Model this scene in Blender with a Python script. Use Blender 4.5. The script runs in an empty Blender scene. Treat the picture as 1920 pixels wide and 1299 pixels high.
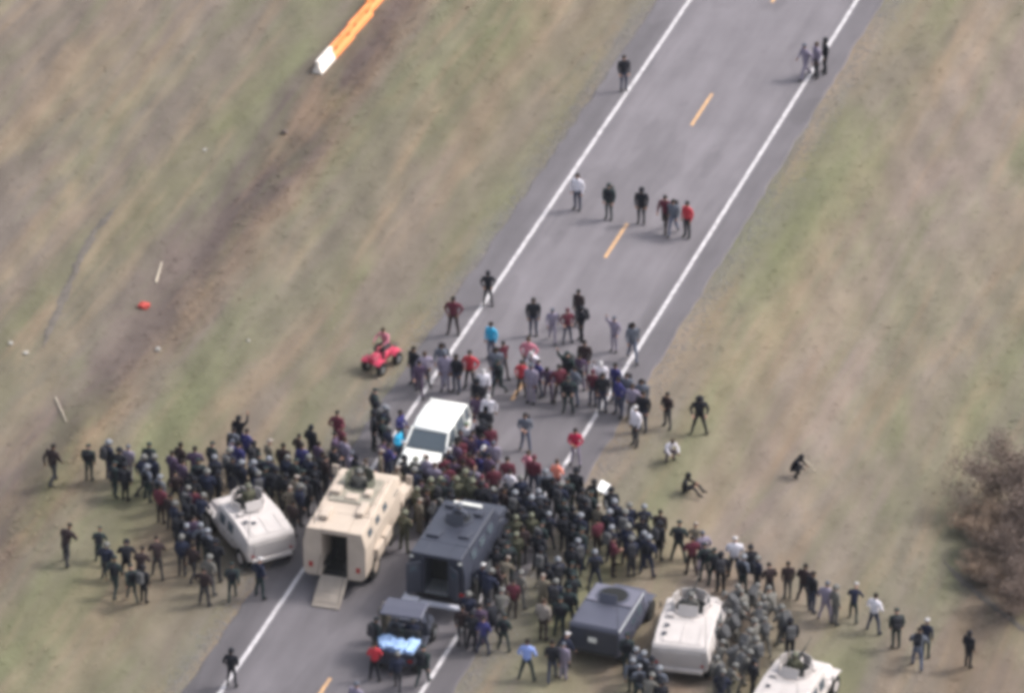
import bpy, bmesh, math, random
import numpy as np
from mathutils import Vector, Matrix, Euler, Quaternion
R = math.radians
random.seed(7)
rng = np.random.default_rng(7)
sc = bpy.context.scene
C = sc.collection

# ---------------------------------------------------------------- camera, sky, sun, exposure
FPX, DIST, PITCH, ROAD_AZ, U0, V0 = 12055.0, 261.02, 0.529206, 0.323209, 1.34495, 20.35
cam_d = bpy.data.cameras.new('camera')
cam = bpy.data.objects.new('camera', cam_d)
C.objects.link(cam)
cam.location = (0, -DIST*math.cos(PITCH), DIST*math.sin(PITCH))
cam.rotation_euler = (math.pi/2-PITCH, 0, 0)
cam_d.sensor_width = 36
cam_d.lens = FPX/1920*36
cam_d.clip_start = 1
cam_d.clip_end = 9000
sc.camera = cam
SUN_AZ, SUN_EL = R(75), R(48)
world = bpy.data.worlds.new('World')
sc.world = world
world.use_nodes = True
wn = world.node_tree
sky = wn.nodes.new('ShaderNodeTexSky')
sky.sky_type = 'NISHITA'
sky.sun_disc = False
sky.sun_elevation = SUN_EL
sky.sun_rotation = SUN_AZ
sky.dust_density = 5.0
sky.air_density = 1.0
sky.ozone_density = 1.0
bg = wn.nodes['Background']
hs = wn.nodes.new('ShaderNodeHueSaturation')
hs.inputs['Saturation'].default_value = 0.45          # overcast: much less blue than a clear sky
wn.links.new(sky.outputs[0], hs.inputs['Color'])
wn.links.new(hs.outputs[0], bg.inputs[0])
bg.inputs[1].default_value = 0.15
sun_d = bpy.data.lights.new('sun', 'SUN')
sun_d.energy = 1.25
sun_d.angle = R(10)
sun_d.color = (1.0, 0.95, 0.88)
sun = bpy.data.objects.new('sun', sun_d)
C.objects.link(sun)
S = Vector((math.sin(SUN_AZ)*math.cos(SUN_EL), math.cos(SUN_AZ)*math.cos(SUN_EL), math.sin(SUN_EL)))
sun.rotation_euler = S.to_track_quat('Z', 'Y').to_euler()
sun.location = S*200
sc.view_settings.view_transform = 'Standard'
sc.view_settings.look = 'None'
sc.view_settings.gamma = 1
sc.view_settings.use_curve_mapping = False
sc.view_settings.exposure = 0.92
sc.render.engine = 'CYCLES'
sc.cycles.pixel_filter_type = 'BLACKMAN_HARRIS'
sc.cycles.filter_width = 4.7
sc.cycles.max_bounces = 5

# ---------------------------------------------------------------- coordinates
CP = np.array([0, -DIST*math.cos(PITCH), DIST*math.sin(PITCH)])
CF = np.array([0, math.cos(PITCH), -math.sin(PITCH)])
CU = np.array([0, math.sin(PITCH), math.cos(PITCH)])
FW = np.array([math.sin(ROAD_AZ), math.cos(ROAD_AZ)])
RT = np.array([math.cos(ROAD_AZ), -math.sin(ROAD_AZ)])
def px2w(px, py, z=0.0):
    d = CF*FPX + np.array([px-960, 0, 0]) + CU*(649.5-py)
    t = (z-CP[2])/d[2]
    g = CP+d*t
    return float(g[0]), float(g[1])
def w2px(x, y, z=0.0):
    d = np.array([x, y, z])-CP
    k = FPX/(d@CF)
    return 960+d[0]*k, 649.5-(d@CU)*k
def w2uv(x, y):
    g = np.array([x, y])
    return float(g@RT)-U0, float(g@FW)-V0
def uv2w(u, v):
    g = RT*(u+U0)+FW*(v+V0)
    return float(g[0]), float(g[1])
def terr(u, v):
    """height of the grass land, numpy friendly, in road coordinates"""
    a = np.abs(u)
    z = -0.035-0.04*np.clip(a-5.35, 0, 6)
    z = z-0.30*np.exp(-((u+16.4)/1.9)**2)
    z = z+0.12*np.exp(-((u+20.5)/2.0)**2)
    z = z-0.22*np.exp(-((u-20.5)/2.2)**2)+0.25*np.clip((a-22)/12, 0, 1)
    w = np.clip((a-5.6)/3, 0, 1)
    z = z+w*(0.05*np.sin(u*1.3+v*0.31)+0.04*np.sin(u*0.7-v*0.53+1)+0.03*np.sin(u*2.9+v*1.7))
    far = np.clip((np.hypot(u, v+20)-90)/500, 0, 1)
    z = z+far*np.clip((a-8)/40, 0, 1)*(3.0*np.sin(u/170.+1)+2.5*np.sin(v/230.+u/300.))
    return z
def gz(x, y):
    u, v = w2uv(x, y)
    return 0.0 if -4.85 < u < 4.62 else float(terr(np.float64(u), np.float64(v)))
def ground_at(px, py, h=0.0):
    z = 0.0
    for _ in range(4):
        x, y = px2w(px, py, z+h)
        z = gz(x, y)
    return x, y, z
ROADM = Matrix.Translation((RT[0]*U0+FW[0]*V0, RT[1]*U0+FW[1]*V0, 0)) @ Matrix.Rotation(-ROAD_AZ, 4, 'Z')

# ---------------------------------------------------------------- materials
def mat(name, col, rough=0.8, metal=0.0, noise=0.12, scale=6.0, bump=0.0, spec=0.3, coat=0.0):
    m = bpy.data.materials.new(name)
    m.use_nodes = True
    t = m.node_tree
    b = t.nodes['Principled BSDF']
    b.inputs['Roughness'].default_value = rough
    b.inputs['Metallic'].default_value = metal
    b.inputs['Specular IOR Level'].default_value = spec
    if coat:
        b.inputs['Coat Weight'].default_value = coat
    tc = t.nodes.new('ShaderNodeTexCoord')
    n = t.nodes.new('ShaderNodeTexNoise')
    n.inputs['Scale'].default_value = scale
    n.inputs['Detail'].default_value = 4
    t.links.new(tc.outputs['Object'], n.inputs['Vector'])
    mx = t.nodes.new('ShaderNodeMix')
    mx.data_type = 'RGBA'
    mx.inputs[6].default_value = tuple(c*(1-noise*1.6) for c in col)+(1,)
    mx.inputs[7].default_value = tuple(min(1, c*(1+noise*1.6)) for c in col)+(1,)
    t.links.new(n.outputs['Fac'], mx.inputs[0])
    t.links.new(mx.outputs[2], b.inputs['Base Color'])
    if bump:
        bp = t.nodes.new('ShaderNodeBump')
        bp.inputs['Strength'].default_value = bump
        bp.inputs['Distance'].default_value = 0.02
        t.links.new(n.outputs['Fac'], bp.inputs['Height'])
        t.links.new(bp.outputs[0], b.inputs['Normal'])
    return m

CLOTH = dict(
 navy=(.016,.020,.042), black=(.011,.012,.018), darkteal=(.020,.032,.034), charcoal=(.035,.035,.042),
 brown=(.045,.03,.028), darkbrown=(.028,.018,.02), olive=(.075,.075,.05), camogrey=(.135,.13,.12),
 camodark=(.09,.09,.095), white=(.62,.60,.66), offwhite=(.42,.41,.42), red=(.42,.035,.05), maroon=(.10,.022,.036),
 crimson=(.34,.012,.05), purple=(.075,.05,.09), lilac=(.21,.185,.25), jeans=(.07,.085,.14), darkjeans=(.035,.042,.075),
 blue=(.035,.035,.13), tan=(.24,.21,.19), cyan=(.03,.33,.55), lightblue=(.22,.30,.62), pink=(.45,.16,.21),
 salmon=(.75,.25,.18), slate=(.10,.11,.14), palehelmet=(.17,.18,.205), greyhelmet=(.13,.13,.125), olivehelmet=(.12,.125,.09),
 hairdark=(.015,.012,.012), hairbrown=(.05,.03,.02), boots=(.012,.012,.012), green=(.07,.12,.07), khaki=(.16,.14,.11), yellow=(.5,.4,.08))
M = {k: mat(k+'_cloth', v, rough=.85, noise=.2, scale=9, spec=.2) for k, v in CLOTH.items()}
for k in ('palehelmet', 'greyhelmet', 'olivehelmet'):
    M[k].node_tree.nodes['Principled BSDF'].inputs['Roughness'].default_value = .45
SKIN = [mat('skin_light', (.42,.25,.19), .6, noise=.08), mat('skin_tan', (.27,.15,.10), .6, noise=.08), mat('skin_brown', (.16,.085,.055), .6, noise=.08)]
M['eye'] = mat('eye_dark', (.02,.015,.012), .3, noise=0)
M['visor'] = mat('visor_smoke', (.10,.11,.13), .12, noise=.05, spec=.6)
M['tanpaint'] = mat('sand_armour_paint', (.47,.435,.425), .62, noise=.10, scale=2.2, bump=.1)
M['mrappaint'] = mat('tan_armour_paint', (.44,.37,.31), .62, noise=.12, scale=1.8, bump=.1)
M['mrapdark'] = mat('worn_tan_ramp', (.27,.235,.205), .7, noise=.2, scale=3)
M['roofmat'] = mat('grey_roof_grip', (.27,.25,.21), .9, noise=.25, scale=4, bump=.3)
M['darkpaint'] = mat('charcoal_blue_paint', (.030,.034,.052), .45, noise=.15, scale=2, spec=.45)
M['greypaint'] = mat('slate_grey_paint', (.06,.063,.092), .5, noise=.12, scale=2, spec=.4)
M['greylight'] = mat('light_slate_paint', (.125,.125,.165), .5, noise=.1, scale=2)
M['whitepaint'] = mat('white_car_paint', (.80,.81,.78), .3, noise=.03, scale=2, spec=.5, coat=.4)
M['glass'] = mat('dark_window_glass', (.07,.09,.11), .08, noise=.1, spec=.8)
M['interior'] = mat('dark_interior', (.012,.013,.014), .9, noise=.3, scale=4)
M['rubber'] = mat('tyre_rubber', (.016,.016,.017), .85, noise=.3, scale=14, bump=.3)
M['steel'] = mat('grey_steel', (.30,.31,.33), .4, metal=.6, noise=.15)
M['bumper'] = mat('pale_bumper_paint', (.50,.51,.58), .45, noise=.12, scale=3)
M['gunmetal'] = mat('gun_metal', (.03,.03,.03), .45, metal=.4, noise=.2)
M['lamp_red'] = mat('red_lamp_lens', (.35,.02,.02), .25, noise=.05)
M['lamp_clear'] = mat('clear_lamp_lens', (.7,.7,.66), .2, noise=.05)
M['camotarp'] = mat('olive_canvas', (.13,.135,.105), .9, noise=.3, scale=5, bump=.4)
M['atvred'] = mat('red_plastic', (.50,.05,.10), .4, noise=.1)
M['utvblue'] = mat('pale_blue_load', (.30,.44,.74), .6, noise=.3, scale=5)
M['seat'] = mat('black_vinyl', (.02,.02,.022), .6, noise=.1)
M['orangeplastic'] = mat('orange_barrier_plastic', (.78,.27,.09), .5, noise=.12, scale=2)
M['whiteplastic'] = mat('white_barrier_plastic', (.78,.72,.66), .5, noise=.08, scale=2)
M['paper'] = mat('white_sign_board', (.80,.80,.80), .7, noise=.06)
M['wood'] = mat('weathered_wood', (.42,.37,.30), .8, noise=.25, scale=12)
M['stone'] = mat('pale_stone', (.42,.40,.37), .9, noise=.2, scale=8, bump=.4)
M['bark'] = mat('grey_brown_bark', (.11,.088,.08), .9, noise=.3, scale=10, bump=.3)
M['redcloth'] = mat('faded_red_cloth', (.42,.07,.06), .9, noise=.25, scale=8)

def nt_clear(m):
    m.use_nodes = True
    return m.node_tree
def mixc(t, fac, a, b, blend='MIX'):
    n = t.nodes.new('ShaderNodeMix')
    n.data_type = 'RGBA'
    n.blend_type = blend
    for i, s in ((0, fac), (6, a), (7, b)):
        if hasattr(s, 'is_linked') or hasattr(s, 'links'):
            t.links.new(s, n.inputs[i])
        else:
            n.inputs[i].default_value = s if i == 0 else (tuple(s)+(1,))
    return n.outputs[2]
def math_(t, op, a, b=None):
    n = t.nodes.new('ShaderNodeMath')
    n.operation = op
    for i, s in enumerate((a, b)):
        if s is None:
            continue
        if hasattr(s, 'links'):
            t.links.new(s, n.inputs[i])
        else:
            n.inputs[i].default_value = s
    return n.outputs[0]
def noise_(t, vec, scale, detail=4, rough=.55, dist=0.0):
    n = t.nodes.new('ShaderNodeTexNoise')
    n.inputs['Scale'].default_value = scale
    n.inputs['Detail'].default_value = detail
    n.inputs['Roughness'].default_value = rough
    n.inputs['Distortion'].default_value = dist
    t.links.new(vec, n.inputs['Vector'])
    return n.outputs['Fac']
def ramp_(t, fac, stops, interp='LINEAR'):
    n = t.nodes.new('ShaderNodeValToRGB')
    cr = n.color_ramp
    cr.interpolation = interp
    while len(cr.elements) > 1:
        cr.elements.remove(cr.elements[-1])
    for i, (p, c) in enumerate(stops):
        e = cr.elements[0] if i == 0 else cr.elements.new(p)
        e.position = p
        e.color = (c if isinstance(c, tuple) else (c, c, c))+(1,)
    t.links.new(fac, n.inputs[0])
    return n.outputs[0]
def mapping_(t, vec, scale=(1, 1, 1), loc=(0, 0, 0)):
    n = t.nodes.new('ShaderNodeMapping')
    n.inputs['Scale'].default_value = scale
    n.inputs['Location'].default_value = loc
    t.links.new(vec, n.inputs['Vector'])
    return n.outputs[0]

def land_material(name, gain=1.0, fine=1.0):
    """dead winter grass in bands that follow the road; used by the soil sheet and by the blades standing on it"""
    m = bpy.data.materials.new(name)
    t = nt_clear(m)
    b = t.nodes['Principled BSDF']
    b.inputs['Roughness'].default_value = .95
    b.inputs['Specular IOR Level'].default_value = .1
    tc = t.nodes.new('ShaderNodeTexCoord').outputs['Object']
    sx = t.nodes.new('ShaderNodeSeparateXYZ')
    t.links.new(tc, sx.inputs[0])
    wob = noise_(t, mapping_(t, tc, (.28, .10, 1)), 1.0, 5, .6)
    u = math_(t, 'ADD', sx.outputs[0], math_(t, 'MULTIPLY', math_(t, 'SUBTRACT', wob, .5), 5.5))
    f = math_(t, 'DIVIDE', math_(t, 'ADD', u, 36.0), 72.0)
    def p(x): return (x+36)/72
    tan, green, mauve = (.162,.138,.108), (.132,.130,.086), (.165,.140,.132)
    dark, rust = (.112,.094,.092), (.178,.140,.108)
    band = ramp_(t, f, [(p(-34), mauve), (p(-28), (.155,.128,.112)), (p(-24.5), mauve), (p(-22), (.150,.128,.115)), (p(-20.2), (.135,.128,.088)), (p(-18.6), (.13,.12,.095)), (p(-17.5), (.115,.098,.094)),
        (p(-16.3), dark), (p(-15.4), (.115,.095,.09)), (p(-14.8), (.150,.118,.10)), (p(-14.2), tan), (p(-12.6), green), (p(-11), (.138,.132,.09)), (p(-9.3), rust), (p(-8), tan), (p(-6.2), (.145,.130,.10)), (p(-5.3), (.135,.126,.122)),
        (p(4.9), (.135,.126,.120)), (p(6.0), (.130,.126,.095)), (p(6.7), green), (p(7.6), (.155,.145,.095)), (p(9.4), tan), (p(11.3), (.182,.154,.138)), (p(13.2), (.168,.146,.130)), (p(15), tan), (p(17.2), (.135,.133,.085)), (p(18.8), green), (p(19.8), (.115,.108,.092)), (p(21.5), (.15,.115,.09)), (p(24), (.12,.10,.095)), (p(30), tan)])
    big = noise_(t, mapping_(t, tc, (1, .25, 1), (3, 7, 0)), .18, 5, .6, .3)
    c = mixc(t, ramp_(t, big, [(.40, 0.0), (.60, .75)]), band, (.150,.128,.118))
    c = mixc(t, 1.0, c, ramp_(t, f, [(p(-34), .86), (p(-16), .86), (p(-8), .95), (p(4), 1.0)]), 'MULTIPLY')
    g2 = noise_(t, mapping_(t, tc, (1, .15, 1), (31, 11, 0)), .46, 5, .6, .5)
    c = mixc(t, ramp_(t, g2, [(.46, 0.0), (.68, .65)]), c, (.122,.130,.080))
    g3 = noise_(t, mapping_(t, tc, (1, .11, 1), (-13, 41, 0)), .58, 5, .6, .4)
    c = mixc(t, ramp_(t, g3, [(.50, 0.0), (.68, .75)]), c, (.195,.150,.115))
    streak = noise_(t, mapping_(t, tc, (1, .07, 1), (5, 5, 0)), 1.15, 3, .5)
    c = mixc(t, 1.0, c, ramp_(t, streak, [(.32, .90), (.68, 1.10)]), 'MULTIPLY')
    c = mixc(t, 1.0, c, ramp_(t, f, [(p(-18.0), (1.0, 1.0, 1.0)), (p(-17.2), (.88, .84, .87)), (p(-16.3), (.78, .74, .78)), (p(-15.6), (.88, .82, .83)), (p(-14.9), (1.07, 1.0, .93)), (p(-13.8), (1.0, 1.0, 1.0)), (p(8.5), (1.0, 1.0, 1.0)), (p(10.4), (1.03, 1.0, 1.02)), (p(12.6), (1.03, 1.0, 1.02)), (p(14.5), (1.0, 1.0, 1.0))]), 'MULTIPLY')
    mott = noise_(t, mapping_(t, tc, (1, .5, 1)), 1.0, 5, .6)
    c = mixc(t, 1.0, c, ramp_(t, mott, [(.30, .90), (.72, 1.10)]), 'MULTIPLY')
    fn = noise_(t, tc, 9.0, 4, .7)
    c = mixc(t, 1.0, c, ramp_(t, fn, [(.28, 1-.08*fine), (.72, 1+.08*fine)]), 'MULTIPLY')
    c = mixc(t, 1.0, c, (gain*1.03, gain*1.02, gain*.95), 'MULTIPLY')
    t.links.new(c, b.inputs['Base Color'])
    bp = t.nodes.new('ShaderNodeBump')
    bp.inputs['Strength'].default_value = .3
    bp.inputs['Distance'].default_value = .05
    t.links.new(fn, bp.inputs['Height'])
    t.links.new(bp.outputs[0], b.inputs['Normal'])
    return m
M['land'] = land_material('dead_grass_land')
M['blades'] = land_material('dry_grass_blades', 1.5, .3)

def asphalt_material():
    m = bpy.data.materials.new('worn_asphalt')
    t = nt_clear(m)
    b = t.nodes['Principled BSDF']
    b.inputs['Roughness'].default_value = .88
    b.inputs['Specular IOR Level'].default_value = .25
    tc = t.nodes.new('ShaderNodeTexCoord').outputs['Object']
    sx = t.nodes.new('ShaderNodeSeparateXYZ')
    t.links.new(tc, sx.inputs[0])
    wob = noise_(t, mapping_(t, tc, (.5, .15, 1)), 1, 3)
    u = math_(t, 'ADD', sx.outputs[0], math_(t, 'MULTIPLY', math_(t, 'SUBTRACT', wob, .5), .5))
    f = math_(t, 'DIVIDE', math_(t, 'ADD', u, 6.0), 12.0)
    def p(x): return (x+6)/12
    base = (.150,.139,.153)
    def k(s): return tuple(c*s for c in base)
    prof = ramp_(t, f, [(p(-5.3), k(.80)), (p(-4.2), k(.74)), (p(-3.6), k(.84)), (p(-2.8), k(1.06)), (p(-1.9), k(.98)), (p(-.9), k(1.06)), (p(0), k(.95)), (p(.9), k(1.05)), (p(1.9), k(.97)), (p(2.8), k(1.04)), (p(3.6), k(.82)), (p(4.2), k(.73)), (p(4.9), k(.80))])
    c = mixc(t, 1.0, prof, ramp_(t, noise_(t, mapping_(t, tc, (1, .12, 1)), 1.3, 5, .6), [(.3, .88), (.7, 1.12)]), 'MULTIPLY')
    c = mixc(t, 1.0, c, ramp_(t, noise_(t, tc, .35, 4, .6), [(.3, .90), (.7, 1.10)]), 'MULTIPLY')
    fn = noise_(t, tc, 22, 4, .7)
    c = mixc(t, 1.0, c, ramp_(t, fn, [(.3, .9), (.7, 1.1)]), 'MULTIPLY')
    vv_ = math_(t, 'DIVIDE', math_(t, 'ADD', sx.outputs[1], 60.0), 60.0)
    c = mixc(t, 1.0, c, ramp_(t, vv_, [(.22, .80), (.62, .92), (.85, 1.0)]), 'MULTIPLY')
    # oil drips down the lane centres and a few darker repair patches
    st = noise_(t, mapping_(t, tc, (1.6, .5, 1), (9, 2, 0)), 1.1, 5, .7)
    c = mixc(t, 1.0, c, ramp_(t, st, [(.60, 1.0), (.72, .86)]), 'MULTIPLY')
    pt = noise_(t, mapping_(t, tc, (.5, .10, 1), (4, 8, 0)), 1.0, 2, .4)
    c = mixc(t, 1.0, c, ramp_(t, pt, [(.56, 1.0), (.575, .90), (.70, .90)]), 'MULTIPLY')
    t.links.new(c, b.inputs['Base Color'])
    bp = t.nodes.new('ShaderNodeBump')
    bp.inputs['Strength'].default_value = .25
    bp.inputs['Distance'].default_value = .01
    t.links.new(fn, bp.inputs['Height'])
    t.links.new(bp.outputs[0], b.inputs['Normal'])
    return m
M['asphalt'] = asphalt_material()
def paint_material(name, col):
    m = bpy.data.materials.new(name)
    t = nt_clear(m)
    b = t.nodes['Principled BSDF']
    b.inputs['Roughness'].default_value = .7
    tc = t.nodes.new('ShaderNodeTexCoord').outputs['Object']
    n = noise_(t, mapping_(t, tc, (3, .8, 1)), 3.0, 6, .75)
    c = mixc(t, ramp_(t, n, [(.36, .0), (.66, .80)]), col, (.14,.13,.14))
    t.links.new(c, b.inputs['Base Color'])
    return m
M['lineWhite'] = paint_material('worn_white_line_paint', (.62,.60,.62))
M['lineYellow'] = paint_material('worn_yellow_line_paint', (.66,.38,.16))

# ---------------------------------------------------------------- mesh helpers
def bx(bm, c, s, rot=None):
    r = bmesh.ops.create_cube(bm, size=1.0)
    mt = Matrix.Translation(c) @ (rot.to_matrix().to_4x4() if rot is not None else Matrix.Identity(4)) @ Matrix.Diagonal((s[0], s[1], s[2], 1))
    bmesh.ops.transform(bm, matrix=mt, verts=r['verts'])
    return r['verts']
def cyl(bm, p0, p1, r0, r1=None, n=10):
    p0, p1 = Vector(p0), Vector(p1)
    r1 = r0 if r1 is None else r1
    d = p1-p0
    L = d.length
    r = bmesh.ops.create_cone(bm, cap_ends=True, segments=n, radius1=r0, radius2=r1, depth=L)
    q = d.to_track_quat('Z', 'Y')
    bmesh.ops.transform(bm, matrix=Matrix.Translation((p0+p1)/2) @ q.to_matrix().to_4x4(), verts=r['verts'])
def loft(bm, secs):
    """secs: closed rings of points with equal counts"""
    rings = [[bm.verts.new(p) for p in s] for s in secs]
    n = len(rings[0])
    for a, b in zip(rings, rings[1:]):
        for i in range(n):
            bm.faces.new((a[i], a[(i+1) % n], b[(i+1) % n], b[i]))
    bm.faces.new(list(reversed(rings[0])))
    bm.faces.new(rings[-1])
def hull6(y, zb, zm, zt, wb, wm, wt):
    return [(-wb, y, zb), (wb, y, zb), (wm, y, zm), (wt, y, zt), (-wt, y, zt), (-wm, y, zm)]
def bevel(bm, w=.02, seg=1):
    bmesh.ops.recalc_face_normals(bm, faces=bm.faces)
    bmesh.ops.bevel(bm, geom=list(bm.edges), offset=w, segments=seg, affect='EDGES', clamp_overlap=True)
def mesh_of(name, bm, m, smooth=False):
    bmesh.ops.recalc_face_normals(bm, faces=bm.faces)
    me = bpy.data.meshes.new(name)
    bm.to_mesh(me)
    bm.free()
    for x in (m if isinstance(m, (list, tuple)) else [m]):
        me.materials.append(x)
    if smooth:
        me.polygons.foreach_set('use_smooth', [True]*len(me.polygons))
    return me
def obj(name, me, parent=None, mx=None):
    o = bpy.data.objects.new(name, me)
    C.objects.link(o)
    if parent is not None:
        o.parent = parent
    if mx is not None:
        o.matrix_local = mx
    return o
def part(name, bm, m, parent, bev=0.0, smooth=False):
    if bev:
        bevel(bm, bev)
    return obj(name, mesh_of(name, bm, m, smooth), parent)
def tag(o, label, cat, group=None, kind=None):
    if label: o['label'] = label
    if cat: o['category'] = cat
    if group: o['group'] = group
    if kind: o['kind'] = kind
    return o
def thing(name, loc, az=0.0):
    o = bpy.data.objects.new(name, None)
    C.objects.link(o)
    o.empty_display_size = .3
    o.location = loc
    o.rotation_euler = (0, 0, -az)
    return o
def N():
    return bmesh.new()

# ---------------------------------------------------------------- ground, road, markings
def axis(lo, hi, step, far):
    a = list(np.arange(lo, hi+step/2, step))
    g, x = step, hi
    while x < far:
        g *= 1.22
        x += g
        a.append(x)
    g, x = step, lo
    while x > -far:
        g *= 1.22
        x -= g
        a.insert(0, x)
    return np.array(a)
us, vs = axis(-38, 34, .25, 4200), axis(-62, 30, .35, 4200)
UU, VV = np.meshgrid(us, vs, indexing='ij')
ZZ = terr(UU, VV)
ZZ = np.where(np.abs(UU) < 5.35, -.04, ZZ)
fine = (np.abs(UU) > 5.6) & (np.abs(UU) < 38)
ZZ = ZZ+np.where(fine, rng.normal(0, .004, ZZ.shape), 0)
nu, nv = len(us), len(vs)
verts = np.stack([UU.ravel(), VV.ravel(), ZZ.ravel()], 1)
idx = np.arange(nu*nv).reshape(nu, nv)
quads = np.stack([idx[:-1, :-1].ravel(), idx[1:, :-1].ravel(), idx[1:, 1:].ravel(), idx[:-1, 1:].ravel()], 1)
def np_mesh(name, verts, faces, m, smooth=False):
    me = bpy.data.meshes.new(name)
    k = faces.shape[1]
    me.vertices.add(len(verts))
    me.vertices.foreach_set('co', verts.astype(np.float32).ravel())
    me.loops.add(faces.size)
    me.loops.foreach_set('vertex_index', faces.astype(np.int32).ravel())
    me.polygons.add(len(faces))
    me.polygons.foreach_set('loop_start', np.arange(0, faces.size, k, dtype=np.int32))
    me.polygons.foreach_set('use_smooth', np.full(len(faces), smooth))
    me.materials.append(m)
    me.update(calc_edges=True)
    me.validate()
    return me
g = obj('ground', np_mesh('ground', verts, quads, M['land'], True))
g.matrix_world = ROADM
tag(g, 'rolling dead winter grassland on both sides of the highway', None, kind='structure')

def strip(name, us_, v0, v1, z, m, n=1):
    bm = N()
    vv = np.linspace(v0, v1, n+1)
    rows = []
    for v in vv:
        rows.append([bm.verts.new((u, v, zz)) for u, zz in us_])
    for a, b in zip(rows, rows[1:]):
        for i in range(len(us_)-1):
            bm.faces.new((a[i], a[i+1], b[i+1], b[i]))
    return mesh_of(name, bm, m)
# paved slab with slightly ragged edges
bm = N()
rows = []
for v in np.concatenate([np.linspace(-3500, -70, 20), np.arange(-65, 40, .7), np.linspace(45, 3500, 20)]):
    l = -4.85+random.uniform(-.07, .07)
    r = 4.62+random.uniform(-.07, .07)
    rows.append([bm.verts.new(p) for p in ((l-.12, v, -.09), (l, v, -.004), (0, v, .0), (r, v, -.004), (r+.12, v, -.09))])
for a, b in zip(rows, rows[1:]):
    for i in range(4):
        bm.faces.new((a[i], a[i+1], b[i+1], b[i]))
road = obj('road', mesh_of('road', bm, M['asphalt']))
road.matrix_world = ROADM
tag(road, 'grey two lane asphalt highway with paved shoulders', None, kind='structure')
for s, nm in ((-1, 'left'), (1, 'right')):
    o = obj('edge_line', strip('edge_line', [(s*3.55-.085, .004), (s*3.55+.085, .004)], -1500, 1500, .004, M['lineWhite'], 60))
    o.parent = road
dash = strip('centre_dash', [(-.075, .004), (.075, .004)], 0, 3.05, .004, M['lineYellow'], 2)
for k in range(-12, 22):
    o = obj('centre_dash', dash, road, Matrix.Translation((0, -k*12.19, 0)))

# gravel fringe beside the slab
def scatter_tris(n, uf, vf, size, m, name, label):
    u = uf(n)
    v = vf(n)
    z = terr(u, v)
    a = rng.uniform(0, 6.28, n)
    s = size*rng.uniform(.5, 1.6, n)
    P = []
    for k in range(3):
        P.append(np.stack([u+s*np.cos(a+k*2.1), v+s*np.sin(a+k*2.1), z+.005+rng.uniform(0, .3, n)*s], 1))
    P.append(np.stack([u, v, z+s*.9], 1))
    V = np.stack(P, 1).reshape(-1, 3)
    b = np.arange(n)*4
    F = np.concatenate([np.stack([b, b+1, b+3], 1), np.stack([b+1, b+2, b+3], 1), np.stack([b+2, b, b+3], 1)])
    o = obj(name, np_mesh(name, V, F, m))
    o.matrix_world = ROADM
    return tag(o, label, None, kind='stuff')
M['gravel'] = mat('shoulder_gravel', (.25,.235,.235), .95, noise=.25, scale=7)
scatter_tris(9000, lambda n: np.where(rng.random(n) < .5, -1, 1)*(4.78+np.abs(rng.normal(0, .5, n))), lambda n: rng.uniform(-56, 24, n), .035, M['gravel'], 'gravel', 'loose grey gravel spilling from both road shoulders into the grass')

# grass blades: tufts of leaning blades across the visible land
def grass(name, n, uf, vf, hgt, wid, m, label, tuft=5):
    u = uf(n)
    v = vf(n)
    keep = np.abs(u) > 5.3
    u, v = u[keep], v[keep]
    n = len(u)
    Vs, Fs, base = [], [], 0
    for k in range(tuft):
        a = rng.uniform(0, 6.28, n)
        du, dv = rng.normal(0, .07, n), rng.normal(0, .07, n)
        h = hgt*rng.uniform(.4, 1.3, n)
        lean = rng.uniform(.9, 2.0, n)*h
        w = wid*rng.uniform(.6, 1.5, n)
        z = terr(u+du, v+dv)-.01
        ca, sa = np.cos(a), np.sin(a)
        p0 = np.stack([u+du-sa*w, v+dv+ca*w, z], 1)
        p1 = np.stack([u+du+sa*w, v+dv-ca*w, z], 1)
        p2 = np.stack([u+du+ca*lean, v+dv+sa*lean, z+h], 1)
        Vs.append(np.stack([p0, p1, p2], 1).reshape(-1, 3))
        Fs.append(np.arange(n*3).reshape(-1, 3)+base)
        base += n*3
    o = obj(name, np_mesh(name, np.concatenate(Vs), np.concatenate(Fs), m))
    o.matrix_world = ROADM
    return tag(o, label, None, kind='stuff')
grass('grass', 42000, lambda n: rng.uniform(-36, 30, n), lambda n: rng.uniform(-58, 24, n), .05, .024, M['blades'], 'short dry grass covering the verges and the field')
M['straw'] = mat('tall_straw_grass', (.25,.205,.17), .95, noise=.2, scale=1.5)
grass('tall_grass', 1500, lambda n: np.where(rng.random(n) < .55, rng.normal(-15.2, .9, n), rng.normal(20.6, 1.2, n)), lambda n: rng.uniform(-58, 20, n), .12, .02, M['blades'], 'taller straw coloured grass along the ditch and the brush edge', 6)
M['weed'] = mat('grey_green_weeds', (.185,.185,.13), .95, noise=.2, scale=2)
grass('weeds', 1400, lambda n: np.concatenate([rng.normal(-12.4, 2.0, n//2), rng.normal(18.3, 1.2, n//4), rng.normal(7, .9, n-n//2-n//4)]), lambda n: rng.uniform(-58, 20, n), .06, .03, M['blades'], 'low grey green weeds growing in patches on the verges', 6)

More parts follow.
